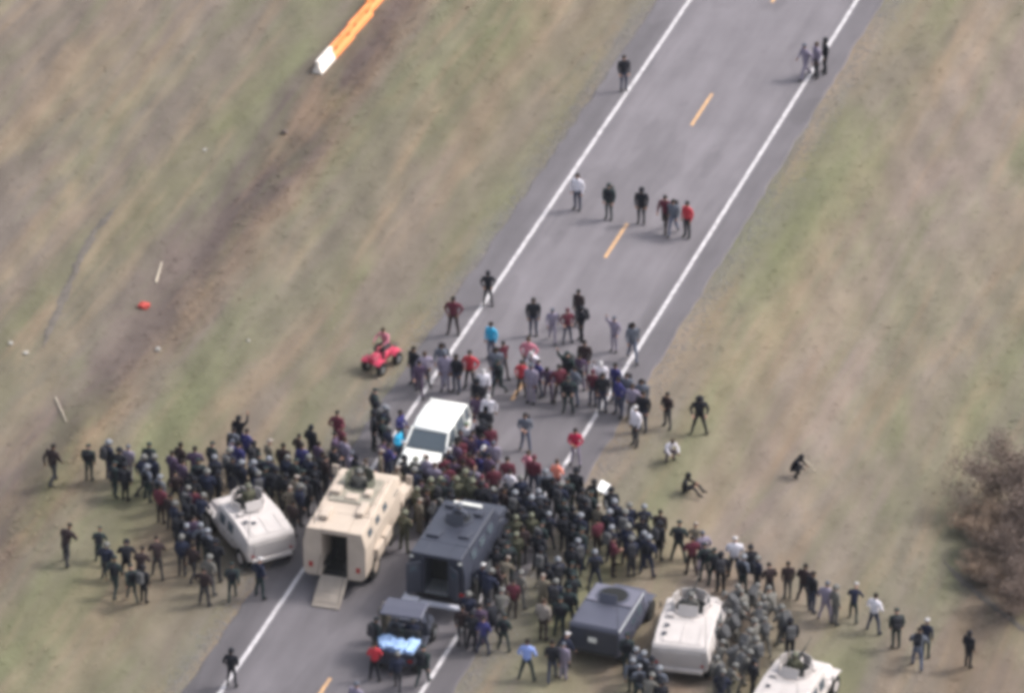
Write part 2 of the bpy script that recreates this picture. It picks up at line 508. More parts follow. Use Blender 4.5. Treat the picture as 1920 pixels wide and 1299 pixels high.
# ---------------------------------------------------------------- brush thicket on the right
def make_bush(seed, rad, hgt, leafcol):
    r = random.Random(seed)
    bm = N()
    tips = []
    for k in range(16):
        a = r.uniform(0, 6.28)
        p = Vector((r.uniform(-.2, .2)*rad, r.uniform(-.2, .2)*rad, -.1))
        d = Vector((math.cos(a)*r.uniform(.2, .9), math.sin(a)*r.uniform(.2, .9), 1)).normalized()
        rr = .03
        for s in range(4):
            q = p+d*hgt*.25*r.uniform(.8, 1.2)
            cyl(bm, p, q, rr, rr*.72, 5)
            if s > 0:
                for b_ in range(3):
                    dd = (d+Vector((r.uniform(-1, 1), r.uniform(-1, 1), r.uniform(-.1, .7)))).normalized()
                    e = q+dd*hgt*.28*r.uniform(.5, 1.1)
                    cyl(bm, q, e, rr*.55, rr*.2, 4)
                    tips.append((q+(e-q)*.6, dd))
                    tips.append((e, dd))
            p = q
            rr *= .7
            d = (d+Vector((r.uniform(-.4, .4), r.uniform(-.4, .4), 0))).normalized()
    stems = mesh_of('stem', bm, M['bark'])
    g_ = np.random.default_rng(seed)
    T = np.array([t[0][:] for t in tips])
    n = 9500
    c = T[g_.integers(0, len(T), n)]+g_.normal(0, .13*rad, (n, 3))
    c[:, 2] = np.clip(c[:, 2], .03, None)
    s = g_.uniform(.03, .075, n)
    a = g_.normal(0, 1, (n, 3)); a /= np.linalg.norm(a, axis=1)[:, None]
    b = g_.normal(0, 1, (n, 3)); b /= np.linalg.norm(b, axis=1)[:, None]
    V = np.stack([c+a*s[:, None], c+b*s[:, None]*.8, c-a*s[:, None]-b*s[:, None]*.4], 1).reshape(-1, 3)
    F = np.arange(n*3).reshape(-1, 3)
    return stems, np_mesh('crown', V, F, leafcol)
M['leaf1'] = mat('purple_brown_twigs', (.15,.112,.095), .9, noise=.4, scale=3)
M['leaf2'] = mat('russet_leaves', (.24,.175,.13), .9, noise=.4, scale=3)
bushes = [make_bush(11, 1.5, 2.3, M['leaf1']), make_bush(12, 1.3, 1.7, M['leaf2']), make_bush(13, 1.6, 2.6, M['leaf1'])]
bush_spots = [(1838,960,1,.8,'low russet shrub in front of the thicket, upper left'),(1822,1040,1,.7,'low russet shrub in front of the thicket, nearest the road'),(1905,905,2,1.25,'tall purplish bare shrub at the upper end of the right hand thicket'),(1945,960,0,1.3,'dark purplish shrub cut by the right frame edge below the tallest shrub'),
 (1868,985,1,1.0,'low russet shrub forming the left nose of the right hand thicket'),(1905,1030,0,1.0,'purplish shrub in the middle of the right hand thicket'),
 (1850,1050,1,.75,'small russet shrub at the thicket edge nearest the officers'),(1935,1090,2,.9,'purplish shrub beside the frame edge in the lower thicket'),
 (1890,1105,1,.7,'smallest russet shrub at the lower tip of the thicket'),(1990,1010,2,1.3,'large shrub mostly outside the right frame edge'),(1880,945,1,1.0,'russet shrub just below the tallest purplish shrub')]
for px, py, kind, s, lab in bush_spots:
    x, y, z = ground_at(px, py+45)
    s *= .92
    t = thing('bush', (x, y, z), random.uniform(0, 6))
    t.scale = (s, s, s*.78)
    obj('stem', bushes[kind][0], t)
    obj('crown', bushes[kind][1], t)
    tag(t, lab, 'bush', 'bare shrubs of the thicket on the right')

# ---------------------------------------------------------------- vehicles
def wheel_mesh(r, w):
    bm = N()
    prof = [(-w/2, r*.55), (-w/2, r*.93), (-w*.32, r), (w*.32, r), (w/2, r*.93), (w/2, r*.55)]
    n = 20
    rings = []
    for k in range(n):
        a = 2*math.pi*k/n
        rr = 1.0 if k % 2 else .985
        rings.append([bm.verts.new((x, rad*rr*math.cos(a), rad*rr*math.sin(a))) for x, rad in prof])
    for k in range(n):
        A, B = rings[k], rings[(k+1) % n]
        for i in range(len(prof)-1):
            bm.faces.new((A[i], A[i+1], B[i+1], B[i]))
    for s in (0, 5):
        bm.faces.new([rings[k][s] for k in (range(n) if s else reversed(range(n)))])
    ty = mesh_of('tyre', bm, M['rubber'])
    bm = N()
    cyl(bm, (-w*.52, 0, 0), (w*.52, 0, 0), r*.5, n=14)
    cyl(bm, (-w*.58, 0, 0), (w*.58, 0, 0), r*.18, n=8)
    return ty, bm
def wheels(t, r, w, track, ys, rim):
    ty, bmr = wheel_mesh(r, w)
    rm = mesh_of('rim', bmr, rim)
    for y in ys:
        for s in (-1, 1):
            o = obj('wheel', ty, t, Matrix.Translation((s*track, y, r)))
            obj('rim', rm, o)
def panel(t, name, c, s, m, rot=None, bev=.01, sub=None):
    bm = N()
    bx(bm, c, s, rot)
    o = part(name, bm, m, t, bev)
    for nm, c2, s2, m2 in (sub or []):
        b2 = N()
        bx(b2, c2, s2, rot)
        part(nm, b2, m2, o, .006)
    return o
def machine_gun(t, base, m=None, L=1.3, az=0.0, el=R(6)):
    bm = N()
    q = Euler((el, 0, -az)).to_matrix()
    def P(v): return Vector(base)+q @ Vector(v)
    cyl(bm, Vector(base)-Vector((0, 0, .25)), base, .035)
    bx(bm, P((0, .0, .03)), (.09, .5, .13), Euler((el, 0, -az)))
    cyl(bm, P((0, .2, .06)), P((0, L, .06)), .022, .018, 8)
    cyl(bm, P((0, .25, .02)), P((0, .6, .02)), .03, .03, 8)
    bx(bm, P((-.13, .05, -.03)), (.15, .2, .16), Euler((el, 0, -az)))
    bx(bm, P((0, -.32, .0)), (.05, .16, .1), Euler((el, 0, -az)))
    return part('machine_gun', bm, M['gunmetal'], t)
def turret(t, y, z, paint, open_=True, r=.62, shield=True, gun_az=0.0):
    bm = N()
    cyl(bm, (0, y, z), (0, y, z+.09), r+.08, r+.05, 20)
    tr = part('turret_ring', bm, paint, t)
    bm = N()
    cyl(bm, (0, y, z+.091), (0, y, z+.10), r-.04, r-.04, 18)
    part('hatch_opening', bm, M['interior'], tr)
    if shield:
        for k in range(7):
            a = -math.pi/2+2*math.pi*(k+.5)/8+math.pi/8
            if k == 6:
                continue
            aa = math.pi/2+(k-2.5)*math.pi/4
            cx, cy = math.cos(aa)*(r+.02), y+math.sin(aa)*(r+.02)
            h = .42 if abs(k-2.5) < 2 else .30
            b2 = N()
            bx(b2, (cx, cy, z+.10+h/2), (.42, .035, h), Euler((0, 0, aa-math.pi/2)))
            part('turret_plate', b2, paint, tr, .008)
        machine_gun(t, (0.0, y+.45, z+.42), az=gun_az)
    if open_:
        bm = N()
        cyl(bm, (0, y-r-.10, z+.08), (0, y-r-.34, z+.46), r*.55, r*.55, 3)
        bm.free()
        bm = N()
        bx(bm, (0, y-r-.06, z+.30), (.72, .04, .42), Euler((R(-22), 0, 0)))
        part('turret_hatch', bm, paint, tr, .012)
    return tr

def humvee(name, px, py, az, label, paint, zref=1.86, shield=True, dark=False, marks=(), gun_az=0.0, box=False, sc_=1.0):
    x, y, z = ground_at(px, py, zref)
    t = thing(name, (x, y, z), az)
    t.scale = (sc_*1.05, sc_*.98, sc_)
    bm = N()
    if box:
        loft(bm, [hull6(*s) for s in [(-2.42,.55,1.0,1.72,1.0,1.04,1.0), (-2.36,.55,1.0,1.80,1.02,1.06,1.02), (-.62,.55,1.05,1.84,1.02,1.08,1.02), (.78,.58,1.05,1.86,1.02,1.08,.98), (.86,.58,1.05,1.82,1.0,1.08,.96), (1.10,.58,1.02,1.24,1.0,1.07,.92)]])
        b2 = N()
        bx(b2, (0, .08, 1.885), (1.86, 1.34, .05))
        part('front_roof_plate', b2, M['greylight'], t, .012)
        b2 = N()
        bx(b2, (0, -1.50, 1.845), (1.90, 1.66, .03), Euler((R(1.3), 0, 0)))
        part('rear_roof_plate', b2, paint, t, .008)
        b2 = N()
        bx(b2, (0, -2.43, 1.16), (1.92, .04, 1.04))
        part('rear_doors', b2, M['darkpaint'], t, .01)
        b2 = N()
        bx(b2, (-.05, -2.47, 1.22), (.34, .03, .22))
        part('number_plate', b2, M['lamp_clear'], t)
        b2 = N()
        cyl(b2, (1.02, -2.42, 1.78), (1.02, .70, 1.84), .035, n=6)
        part('gutter_rail', b2, M['steel'], t)
    else:
        loft(bm, [hull6(*s) for s in [(-2.36,.62,.98,1.46,.98,1.05,1.0), (-2.26,.60,.98,1.60,1.0,1.08,1.0), (-.98,.58,1.05,1.84,1.0,1.08,.98), (-.9,.58,1.05,1.86,1.0,1.08,.98),
                                  (.52,.58,1.05,1.86,1.0,1.08,.96), (.62,.58,1.05,1.84,1.0,1.08,.95), (.92,.58,1.02,1.24,1.0,1.07,.92)]])
    part('body', bm, paint, t, .025)
    bm = N()
    loft(bm, [hull6(*s) for s in [(.90,.66,1.0,1.22,.72,.74,.66), (1.6,.64,.98,1.18,.72,.76,.64), (2.2,.62,.92,1.08,.70,.74,.60), (2.36,.64,.84,.94,.66,.68,.56)]])
    part('hood', bm, paint, t, .02)
    for s in (-1, 1):
        bm = N()
        loft(bm, [[(s*.74, yy, zb), (s*1.07, yy, zb), (s*1.07, yy, zt), (s*.74, yy, zt+.03)] for yy, zb, zt in [(.92,.72,.99), (1.1,.92,1.0), (2.1,.92,.96), (2.28,.78,.86)]])
        part('front_fender', bm, paint, t, .015)
        for k, yy in enumerate((.12, -.66)):
            b2 = N()
            tilt = Euler((0, -s*R(6.5), 0))
            bx(b2, (s*1.066, yy, .84), (.035, .70, .42))
            d = part('door', b2, paint, t, .01)
            b3 = N()
            bx(b3, (s*1.038, yy, 1.42), (.03, .52, .42), tilt)
            part('window', b3, M['glass'], d)
            b3 = N()
            bx(b3, (s*1.095, yy-.26, .95), (.03, .10, .03))
            part('handle', b3, M['gunmetal'], d)
        b2 = N()
        cyl(b2, (s*1.0, .62, 1.35), (s*1.22, .72, 1.40), .015, n=6)
        bx(b2, (s*1.25, .73, 1.42), (.05, .04, .26))
        part('mirror', b2, M['gunmetal'], t)
        b2 = N()
        cyl(b2, (s*.82, -2.39, .86), (s*.82, -2.36, .86), .06, n=12)
        part('tail_light', b2, M['lamp_red'], t)
        b2 = N()
        cyl(b2, (s*.50, 2.33, .82), (s*.50, 2.40, .80), .09, n=12)
        part('headlight', b2, M['lamp_clear'], t)
        b2 = N()
        bx(b2, (s*.40, .785, 1.53), (.66, .03, .50), Euler((R(28), 0, 0)))
        part('windshield', b2, M['glass'], t, .008)
    # slanted rear deck: lid, ribs
    sl = math.atan2(.235, 1.26)
    if not box:
        b2 = N()
        bx(b2, (0, -1.60, 1.735), (1.50, 1.10, .03), Euler((sl, 0, 0)))
        lid = part('rear_deck_lid', b2, paint, t, .008)
        for xx in (-.62, 0, .62):
            b2 = N()
            bx(b2, (xx, -1.60, 1.758), (.05, 1.0, .03), Euler((sl, 0, 0)))
            part('deck_rib', b2, paint, lid)
        b2 = N()
        bx(b2, (0, -2.37, 1.12), (1.5, .035, .50))
        part('tailgate', b2, paint, t, .01)
    for nm_, yy_, ww_ in (('rear_bumper', -2.42, 1.7), ('front_bumper', 2.44, 1.5)):
        b2 = N()
        bx(b2, (0, yy_, .61), (ww_, .14, .16))
        part(nm_, b2, paint if not dark else M['gunmetal'], t, .02)
    b2 = N()
    for xx in (-.55, .55):
        cyl(b2, (xx, 1.0, 1.30), (xx, 1.9, 1.24), .02, n=6)
    part('hood_rail', b2, paint, t)
    b2 = N()
    bx(b2, (0, 0, .56), (1.3, 4.4, .22))
    part('chassis', b2, M['interior'], t)
    for xx, yy in ((-.92, -2.15), (.92, -2.15)):
        b2 = N()
        cyl(b2, (xx, yy, 1.2), (xx, yy-.25, 3.1), .016, .006, 5)
        part('antenna', b2, M['gunmetal'], t)
    turret(t, 0.0, 1.86, paint, open_=True, shield=shield, gun_az=gun_az)
    if shield:
        for c_, s_ in (((-.62, -.72, 1.93), (.26, .20, .14)), ((.60, .38, 1.92), (.22, .3, .12))):
            b2 = N()
            bx(b2, c_, s_)
            part('roof_box', b2, paint, t, .01)
    for mx_, my_, s_ in marks:
        k = -(my_+.98)/1.26 if my_ < -.98 else 0
        zz = 1.862 if my_ >= -.98 else 1.62+(1-k)*.235+.04
        b2 = N()
        bx(b2, (mx_, my_, zz+.012), (s_, s_*.9, .02), Euler((sl if my_ < -.98 else 0, 0, 0)))
        part('roof_mark', b2, M['darkpaint'], t)  # dark squares for the illegible lettering on the roof, no real vents
    wheels(t, .47, .32, .92, (1.66, -1.66), paint if not dark else M['gunmetal'])
    tag(t, label, 'armoured truck', 'low turreted military trucks')
    return t, (x, y, az, 1.25, 2.6)

OBST = []
hA, ob = humvee('armoured_truck', 464, 940, R(-27), 'sand coloured turreted truck at the far left, turned towards the field', M['tanpaint'], marks=((-.62,-1.25,.20),(-.34,-1.4,.18)), gun_az=R(0), sc_=.93); OBST.append(ob)
hB, ob = humvee('armoured_truck', 1296, 1140, R(12), 'sand coloured turreted truck parked right beside the slate grey one', M['tanpaint'], marks=((-.64,-1.3,.17),(-.66,-1.75,.17))); OBST.append(ob)
hC, ob = humvee('armoured_truck', 1492, 1252, R(24), 'sand coloured turreted truck cut off by the bottom edge, right corner', M['tanpaint'], marks=((-.6,-1.4,.17),), sc_=.93); OBST.append(ob)
hD, ob = humvee('armoured_truck', 1150, 1112, R(20), 'slate grey armoured truck with open roof hatch and no gun', M['greypaint'], shield=False, dark=True, box=True, sc_=.92); OBST.append(ob)

def mrap(px, py, az):
    x, y, z = ground_at(px, py)
    L = 6.3
    c = Vector((x, y, z))+Vector((math.sin(az), math.cos(az), 0))*(L/2)
    t = thing('mine_resistant_truck', c, az)
    t.scale = (.99, 1, .98)
    p = M['mrappaint']
    yb = -L/2
    # troop body: shell with an open rear doorway made of separate walls
    def ring(yy, zt, k=1.0):
        return [(-.95*k, yy, .62), (.95*k, yy, .62), (1.24*k, yy, 1.0), (1.26*k, yy, 2.1), (1.10*k, yy, zt), (-1.10*k, yy, zt), (-1.26*k, yy, 2.1), (-1.24*k, yy, 1.0)]
    bm = N()
    loft(bm, [ring(yb+1.25, 2.78), ring(yb+4.3, 2.82), ring(yb+4.55, 2.70), [(-.72, yb+5.0, .62), (.72, yb+5.0, .62), (1.12, yb+5.0, 1.15), (1.12, yb+5.0, 1.75), (.98, yb+5.0, 1.95), (-.98, yb+5.0, 1.95), (-1.12, yb+5.0, 1.75), (-1.12, yb+5.0, 1.15)]])
    part('body', bm, p, t, .03)
    # hollow rear bay
    for s in (-1, 1):
        bm = N()
        a = [(s*1.10, .62), (s*1.25, .80), (s*1.26, 2.1), (s*1.10, 2.76), (s*.52, 2.76), (s*.52, .62)]
        loft(bm, [[(xx, yb, zz) for xx, zz in a], [(xx, yb+1.25, zz) for xx, zz in a]])
        part('side_wall', bm, p, t, .02)
    bm = N()
    bx(bm, (0, yb+.625, 2.68), (1.04, 1.25, .20))
    part('rear_roof', bm, p, t)
    bm = N()
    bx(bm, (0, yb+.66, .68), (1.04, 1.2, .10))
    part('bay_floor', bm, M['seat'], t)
    bm = N()
    bx(bm, (0, yb+1.24, 1.65), (1.04, .04, 1.9))
    part('bay_bulkhead', bm, M['interior'], t)
    bm = N()
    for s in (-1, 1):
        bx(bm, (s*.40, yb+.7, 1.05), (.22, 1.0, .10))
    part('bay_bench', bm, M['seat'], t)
    # ramp lowered to the road
    a = math.atan2(.66, 1.25)
    bm = N()
    bx(bm, (0, yb-.64, .36), (1.10, 1.42, .07), Euler((a, 0, 0)))
    rp = part('ramp', bm, M['mrapdark'], t, .012)
    for k in range(3):
        b2 = N()
        tt = -.5+k*.5
        bx(b2, (0, yb-.64+tt*math.cos(a), .41+tt*math.sin(a)), (1.0, .04, .02), Euler((a, 0, 0)))
        part('ramp_cleat', b2, M['mrapdark'], rp)
    for s in (-1, 1):
        b2 = N()
        cyl(b2, (s*.54, yb-.02, 1.6), (s*.5, yb-1.2, .25), .015, n=5)
        part('ramp_cable', b2, M['gunmetal'], rp)
    # cab front and hood
    for s in (-1, 1):
        b2 = N()
        bx(b2, (s*.50, yb+4.80, 2.32), (.88, .04, .70), Euler((R(34), 0, 0)))
        part('windshield', b2, M['glass'], t, .01)
        b2 = N()
        bx(b2, (s*1.20, yb+4.0, 1.75), (.05, .85, 1.15))
        d = part('cab_door', b2, p, t, .015)
        b3 = N()
        bx(b3, (s*1.19, yb+4.05, 2.12), (.09, .55, .35))
        part('window', b3, M['glass'], d)
        for k in range(3):
            b3 = N()
            bx(b3, (s*1.185, yb+.8+k*.95, 2.42), (.05, .42, .26), Euler((0, -s*R(14), 0)))
            part('window', b3, M['glass'], t)
        for k in range(2):
            b3 = N()
            bx(b3, (s*1.30, yb+1.5+k*1.0, 1.25), (.26, .85, .5))
            part('storage_box', b3, p, t, .02)
        b2 = N()
        bx(b2, (s*1.28, yb+3.6, .62), (.26, 1.5, .06))
        part('side_step', b2, M['gunmetal'], t)
        b2 = N()
        cyl(b2, (s*1.1, yb+4.7, 2.2), (s*1.45, yb+4.9, 2.35), .02, n=6)
        bx(b2, (s*1.5, yb+4.92, 2.35), (.24, .07, .42))
        part('mirror', b2, p, t)
        b2 = N()
        bx(b2, (s*.95, yb-.02, 1.12), (.14, .04, .20))
        part('tail_light', b2, M['lamp_red'], t)
        b2 = N()
        loft(b2, [[(s*.85, yy, 1.0), (s*1.24, yy, 1.0), (s*1.24, yy, zt), (s*.85, yy, zt+.05)] for yy, zt in [(yb+4.9, 1.3), (yb+5.3, 1.45), (yb+6.1, 1.40), (yb+6.3, 1.2)]])
        part('front_fender', b2, p, t, .02)
    b2 = N()
    loft(b2, [hull6(*q) for q in [(yb+4.98,.8,1.2,1.92,.80,.86,.82), (yb+6.1,.8,1.2,1.72,.78,.84,.74), (yb+6.35,.8,1.1,1.45,.74,.80,.66)]])
    part('hood', b2, p, t, .03)
    b2 = N()
    bx(b2, (0, yb+6.46, .85), (2.3, .18, .35))
    part('front_bumper', b2, p, t, .03)
    b2 = N()
    bx(b2, (0, 0, .62), (1.3, 5.6, .3))
    part('chassis', b2, M['interior'], t)
    # roof furniture
    turret(t, yb+3.35, 2.81, M['camotarp'], open_=False, r=.52)
    for xx, yy, sx, sy, sz in ((-.62, 1.0, .35, .8, .16), (.66, 1.6, .3, .9, .14), (.55, 2.7, .28, .4, .2), (-.7, 2.6, .4, .5, .22), (0, 2.35, .5, .4, .12)):
        b2 = N()
        bx(b2, (xx, yb+yy, 2.83+sz/2), (sx, sy, sz))
        part('roof_box', b2, p, t, .02)
    b2 = N()
    bx(b2, (0, yb+2.95, 2.835), (1.7, 1.9, .05))
    part('roof_mat', b2, M['roofmat'], t, .015)
    for s in (-1, 1):
        b2 = N()
        for k in range(4):
            cyl(b2, (s*.98, yb+1.4+k*.8, 2.78), (s*.98, yb+1.4+k*.8, 2.95), .015, n=5)
        cyl(b2, (s*.98, yb+1.4, 2.95), (s*.98, yb+3.8, 2.95), .018, n=6)
        part('roof_rail', b2, p, t)
    b2 = N()
    cyl(b2, (-.9, yb+.35, 2.7), (-.9, yb+.2, 4.6), .018, .006, 5)
    part('antenna', b2, M['gunmetal'], t)
    wheels(t, .60, .40, 1.06, (yb+1.35, yb+5.35), p)
    tag(t, 'tall tan armoured truck with its rear ramp lowered onto the road', 'armoured truck')
    OBST.append((c.x, c.y, az, 1.5, L/2+.1))
    return t
mrap(628, 1108, R(16))

def swat(px, py, az):
    x, y, z = ground_at(px, py)
    L = 6.0
    c = Vector((x, y, z))+Vector((math.sin(az), math.cos(az), 0))*(L/2)
    t = thing('police_armoured_truck', c, az)
    p = M['darkpaint']
    yb = -L/2
    def ring(yy, zt, w=1.16, wt=1.0):
        return [(-w, yy, .75), (w, yy, .75), (w, yy, 1.75), (wt, yy, zt), (-wt, yy, zt), (-w, yy, 1.75)]
    bm = N()
    loft(bm, [ring(yb+.95, 2.50), ring(yb+3.9, 2.50), ring(yb+4.55, 1.75, 1.12, 1.02)])
    part('body', bm, p, t, .03)
    for s in (-1, 1):
        bm = N()
        a = [(s*1.16, .75), (s*1.16, 1.75), (s*1.0, 2.50), (s*.46, 2.50), (s*.46, .75)]
        loft(bm, [[(q[0], yb, q[1]) for q in a], [(q[0], yb+.95, q[1]) for q in a]])
        part('side_wall', bm, p, t, .02)
        bm = N()
        bx(bm, (s*.80, yb-.28, 1.55), (.05, .58, 1.35), Euler((0, 0, s*R(52))))
        d = part('rear_door', bm, p, t, .012)
        bm = N()
        bx(bm, (s*.82, yb-.29, 1.95), (.07, .26, .22), Euler((0, 0, s*R(52))))
        part('window', bm, M['glass'], d)
        for k in range(3):
            bm = N()
            bx(bm, (s*1.10, yb+1.2+k*.95, 2.08), (.05, .5, .26), Euler((0, -s*R(12), 0)))
            part('window', bm, M['glass'], t)
        bm = N()
        bx(bm, (s*.48, yb+4.24, 2.16), (.84, .04, .72), Euler((R(42), 0, 0)))
        part('windshield', bm, M['glass'], t, .01)
        bm = N()
        bx(bm, (s*1.22, yb+2.9, .70), (.22, 2.4, .06))
        part('running_board', bm, M['steel'], t)
        bm = N()
        cyl(bm, (s*1.05, yb+4.2, 1.9), (s*1.35, yb+4.35, 2.0), .02, n=6)
        bx(bm, (s*1.4, yb+4.38, 2.0), (.2, .07, .3))
        part('mirror', bm, M['gunmetal'], t)
        bm = N()
        bx(bm, (s*1.02, yb-.03, .95), (.16, .05, .12))
        part('tail_light', bm, M['lamp_red'], t)
        bm = N()
        bx(bm, (s*.96, yb-.03, 2.32), (.12, .05, .08))
        part('marker_lamp', bm, M['lamp_clear'], t)
    bm = N()
    bx(bm, (0, yb+.48, 2.42), (.93, .95, .15))
    part('rear_roof', bm, p, t)
    bm = N()
    bx(bm, (0, yb+.5, .80), (.93, .95, .10))
    part('bay_floor', bm, M['steel'], t)
    bm = N()
    bx(bm, (0, yb+.94, 1.6), (.93, .04, 1.5))
    part('bay_bulkhead', bm, M['interior'], t)
    bm = N()
    loft(bm, [hull6(*q) for q in [(yb+4.5,.8,1.2,1.72,1.0,1.06,.92), (yb+5.7,.8,1.15,1.52,.98,1.04,.84), (yb+5.95,.8,1.05,1.3,.95,1.0,.8)]])
    part('hood', bm, p, t, .03)
    bm = N()
    bx(bm, (0, yb+6.05, .78), (2.2, .16, .32))
    part('front_bumper', bm, M['gunmetal'], t, .02)
    # pale rear step bumper wrapped round the corners
    bm = N()
    bx(bm, (-.88, yb-.38, .62), (.66, .26, .16))
    bx(bm, (.33, yb-.40, .58), (1.66, .22, .14))
    bx(bm, (1.13, yb-.12, .62), (.12, .60, .18))
    bx(bm, (-1.15, yb-.12, .62), (.10, .60, .18))
    part('rear_step', bm, M['bumper'], t, .015)
    bm = N()
    bx(bm, (0, 0, .62), (1.4, 5.3, .3))
    part('chassis', bm, M['interior'], t)
    turret(t, yb+2.75, 2.50, p, open_=True, r=.48, shield=False)
    for xx, yy, sx, sy, sz in ((-.55, 1.5, .5, .6, .10), (.60, 1.7, .4, .5, .08), (.62, 3.3, .35, .4, .12), (-.60, 3.5, .4, .3, .12)):
        bm = N()
        bx(bm, (xx, yb+yy, 2.51+sz/2), (sx, sy, sz))
        part('roof_hatch', bm, p, t, .015)
    bm = N()
    bx(bm, (0, yb+3.75, 2.56), (1.1, .16, .1))
    part('light_bar', bm, M['lamp_clear'], t, .01)
    wheels(t, .52, .34, 1.02, (yb+1.15, yb+5.05), M['gunmetal'])
    tag(t, 'charcoal armoured truck with open rear doors and pale wraparound rear step', 'armoured truck')
    OBST.append((c.x, c.y, az, 1.4, L/2+.35))
    return t
swat(818, 1146, R(18.5))

def suv(px, py, az):
    x, y, z = ground_at(px, py)
    L = 4.7
    c = Vector((x, y, z))-Vector((math.sin(az), math.cos(az), 0))*(L/2)
    t = thing('white_suv', c, az)
    t.scale = (.95, .95, .97)
    p = M['whitepaint']
    def s8(yy, zt, w=.93, wt=None, zb=.35):
        wt = wt or w*.86
        return [(-w*.93, yy, zb), (w*.93, yy, zb), (w, yy, zb+.25), (w*.985, yy, zt-.08), (wt, yy, zt), (-wt, yy, zt), (-w*.985, yy, zt-.08), (-w, yy, zb+.25)]
    bm = N()
    loft(bm, [s8(-2.35,.95,.82,.74), s8(-2.25,1.05,.90), s8(-1.0,1.08,.94), s8(.6,1.08,.95), s8(1.15,1.06,.94), s8(2.0,.93,.90), s8(2.25,.82,.84), s8(2.36,.68,.76)])
    part('body', bm, p, t, .03, True)
    def g6(yy, zt, wb, wt):
        return [(-wb, yy, 1.02), (wb, yy, 1.02), (wt, yy, zt), (-wt, yy, zt)]
    bm = N()
    loft(bm, [[(-.90, -2.26, 1.02), (.90, -2.26, 1.02), (.80, -2.20, 1.10), (-.80, -2.20, 1.10)], [(-.90, -1.98, 1.02), (.90, -1.98, 1.02), (.78, -1.95, 1.66), (-.78, -1.95, 1.66)], [(-.91, .25, 1.02), (.91, .25, 1.02), (.78, .20, 1.70), (-.78, .20, 1.70)], [(-.90, 1.10, 1.02), (.90, 1.10, 1.02), (.86, 1.06, 1.07), (-.86, 1.06, 1.07)]])
    part('glasshouse', bm, M['glass'], t, .02)
    bm = N()
    loft(bm, [[(-.80, -2.04, 1.60), (.80, -2.04, 1.60), (.74, -2.0, 1.69), (-.74, -2.0, 1.69)], [(-.84, -1.2, 1.64), (.84, -1.2, 1.64), (.78, -1.2, 1.79), (-.78, -1.2, 1.79)], [(-.84, -.2, 1.64), (.84, -.2, 1.64), (.78, -.2, 1.79), (-.78, -.2, 1.79)], [(-.80, .40, 1.58), (.80, .40, 1.58), (.75, .32, 1.70), (-.75, .32, 1.70)]])
    part('roof', bm, p, t, .02, True)
    for s in (-1, 1):
        for y0, z0, y1, z1, x0, x1 in ((1.10, 1.06, .32, 1.66, .90, .78), (-.30, 1.05, -.32, 1.68, .925, .80), (-1.35, 1.05, -1.4, 1.68, .925, .80), (-2.2, 1.05, -2.03, 1.64, .90, .78)):
            bm = N()
            cyl(bm, (s*x0, y0, z0), (s*x1, y1, z1), .05, .045, 6)
            part('pillar', bm, p, t)
        bm = N()
        bx(bm, (s*.64, 2.22, .80), (.34, .12, .14), Euler((0, 0, -s*R(18))))
        part('headlight', bm, M['lamp_clear'], t, .02)
        bm = N()
        bx(bm, (s*.74, -2.30, .92), (.2, .08, .28))
        part('tail_light', bm, M['lamp_red'], t, .01)
        bm = N()
        bx(bm, (s*1.03, .80, 1.10), (.20, .12, .15))
        part('mirror', bm, p, t, .02)
        for y0 in (-.82, .26):
            bm = N()
            bx(bm, (s*.938, y0, .72), (.03, .98, .52))
            d = part('door', bm, p, t, .012)
            bm = N()
            bx(bm, (s*.962, y0-.36, .90), (.03, .16, .03))
            part('handle', bm, M['steel'], d)
        bm = N()
        cyl(bm, (s*.60, -1.7, 1.80), (s*.60, -.1, 1.80), .018, n=6)
        part('roof_rail', bm, M['steel'], t)
    bm = N()
    bx(bm, (0, 2.32, .72), (.9, .08, .22))
    part('grille', bm, M['gunmetal'], t, .01)
    bm = N()
    bx(bm, (0, 2.36, .50), (1.6, .12, .16))
    part('front_bumper', bm, M['steel'], t, .02)
    bm = N()
    bx(bm, (-.35, 1.05, 1.10), (.6, .02, .02), Euler((0, 0, R(8))))
    bx(bm, (.35, 1.05, 1.10), (.6, .02, .02), Euler((0, 0, R(8))))
    part('wiper', bm, M['rubber'], t)
    bm = N()
    bx(bm, (0, 0, .33), (1.5, 4.2, .15))
    part('underbody', bm, M['interior'], t)
    wheels(t, .36, .24, .84, (1.45, -1.4), M['steel'])
    tag(t, 'white car facing the camera, half surrounded by the crowd', 'car')
    OBST.append((c.x, c.y, az, 1.05, L/2+.05))
suv(776, 918, R(18.5+180))

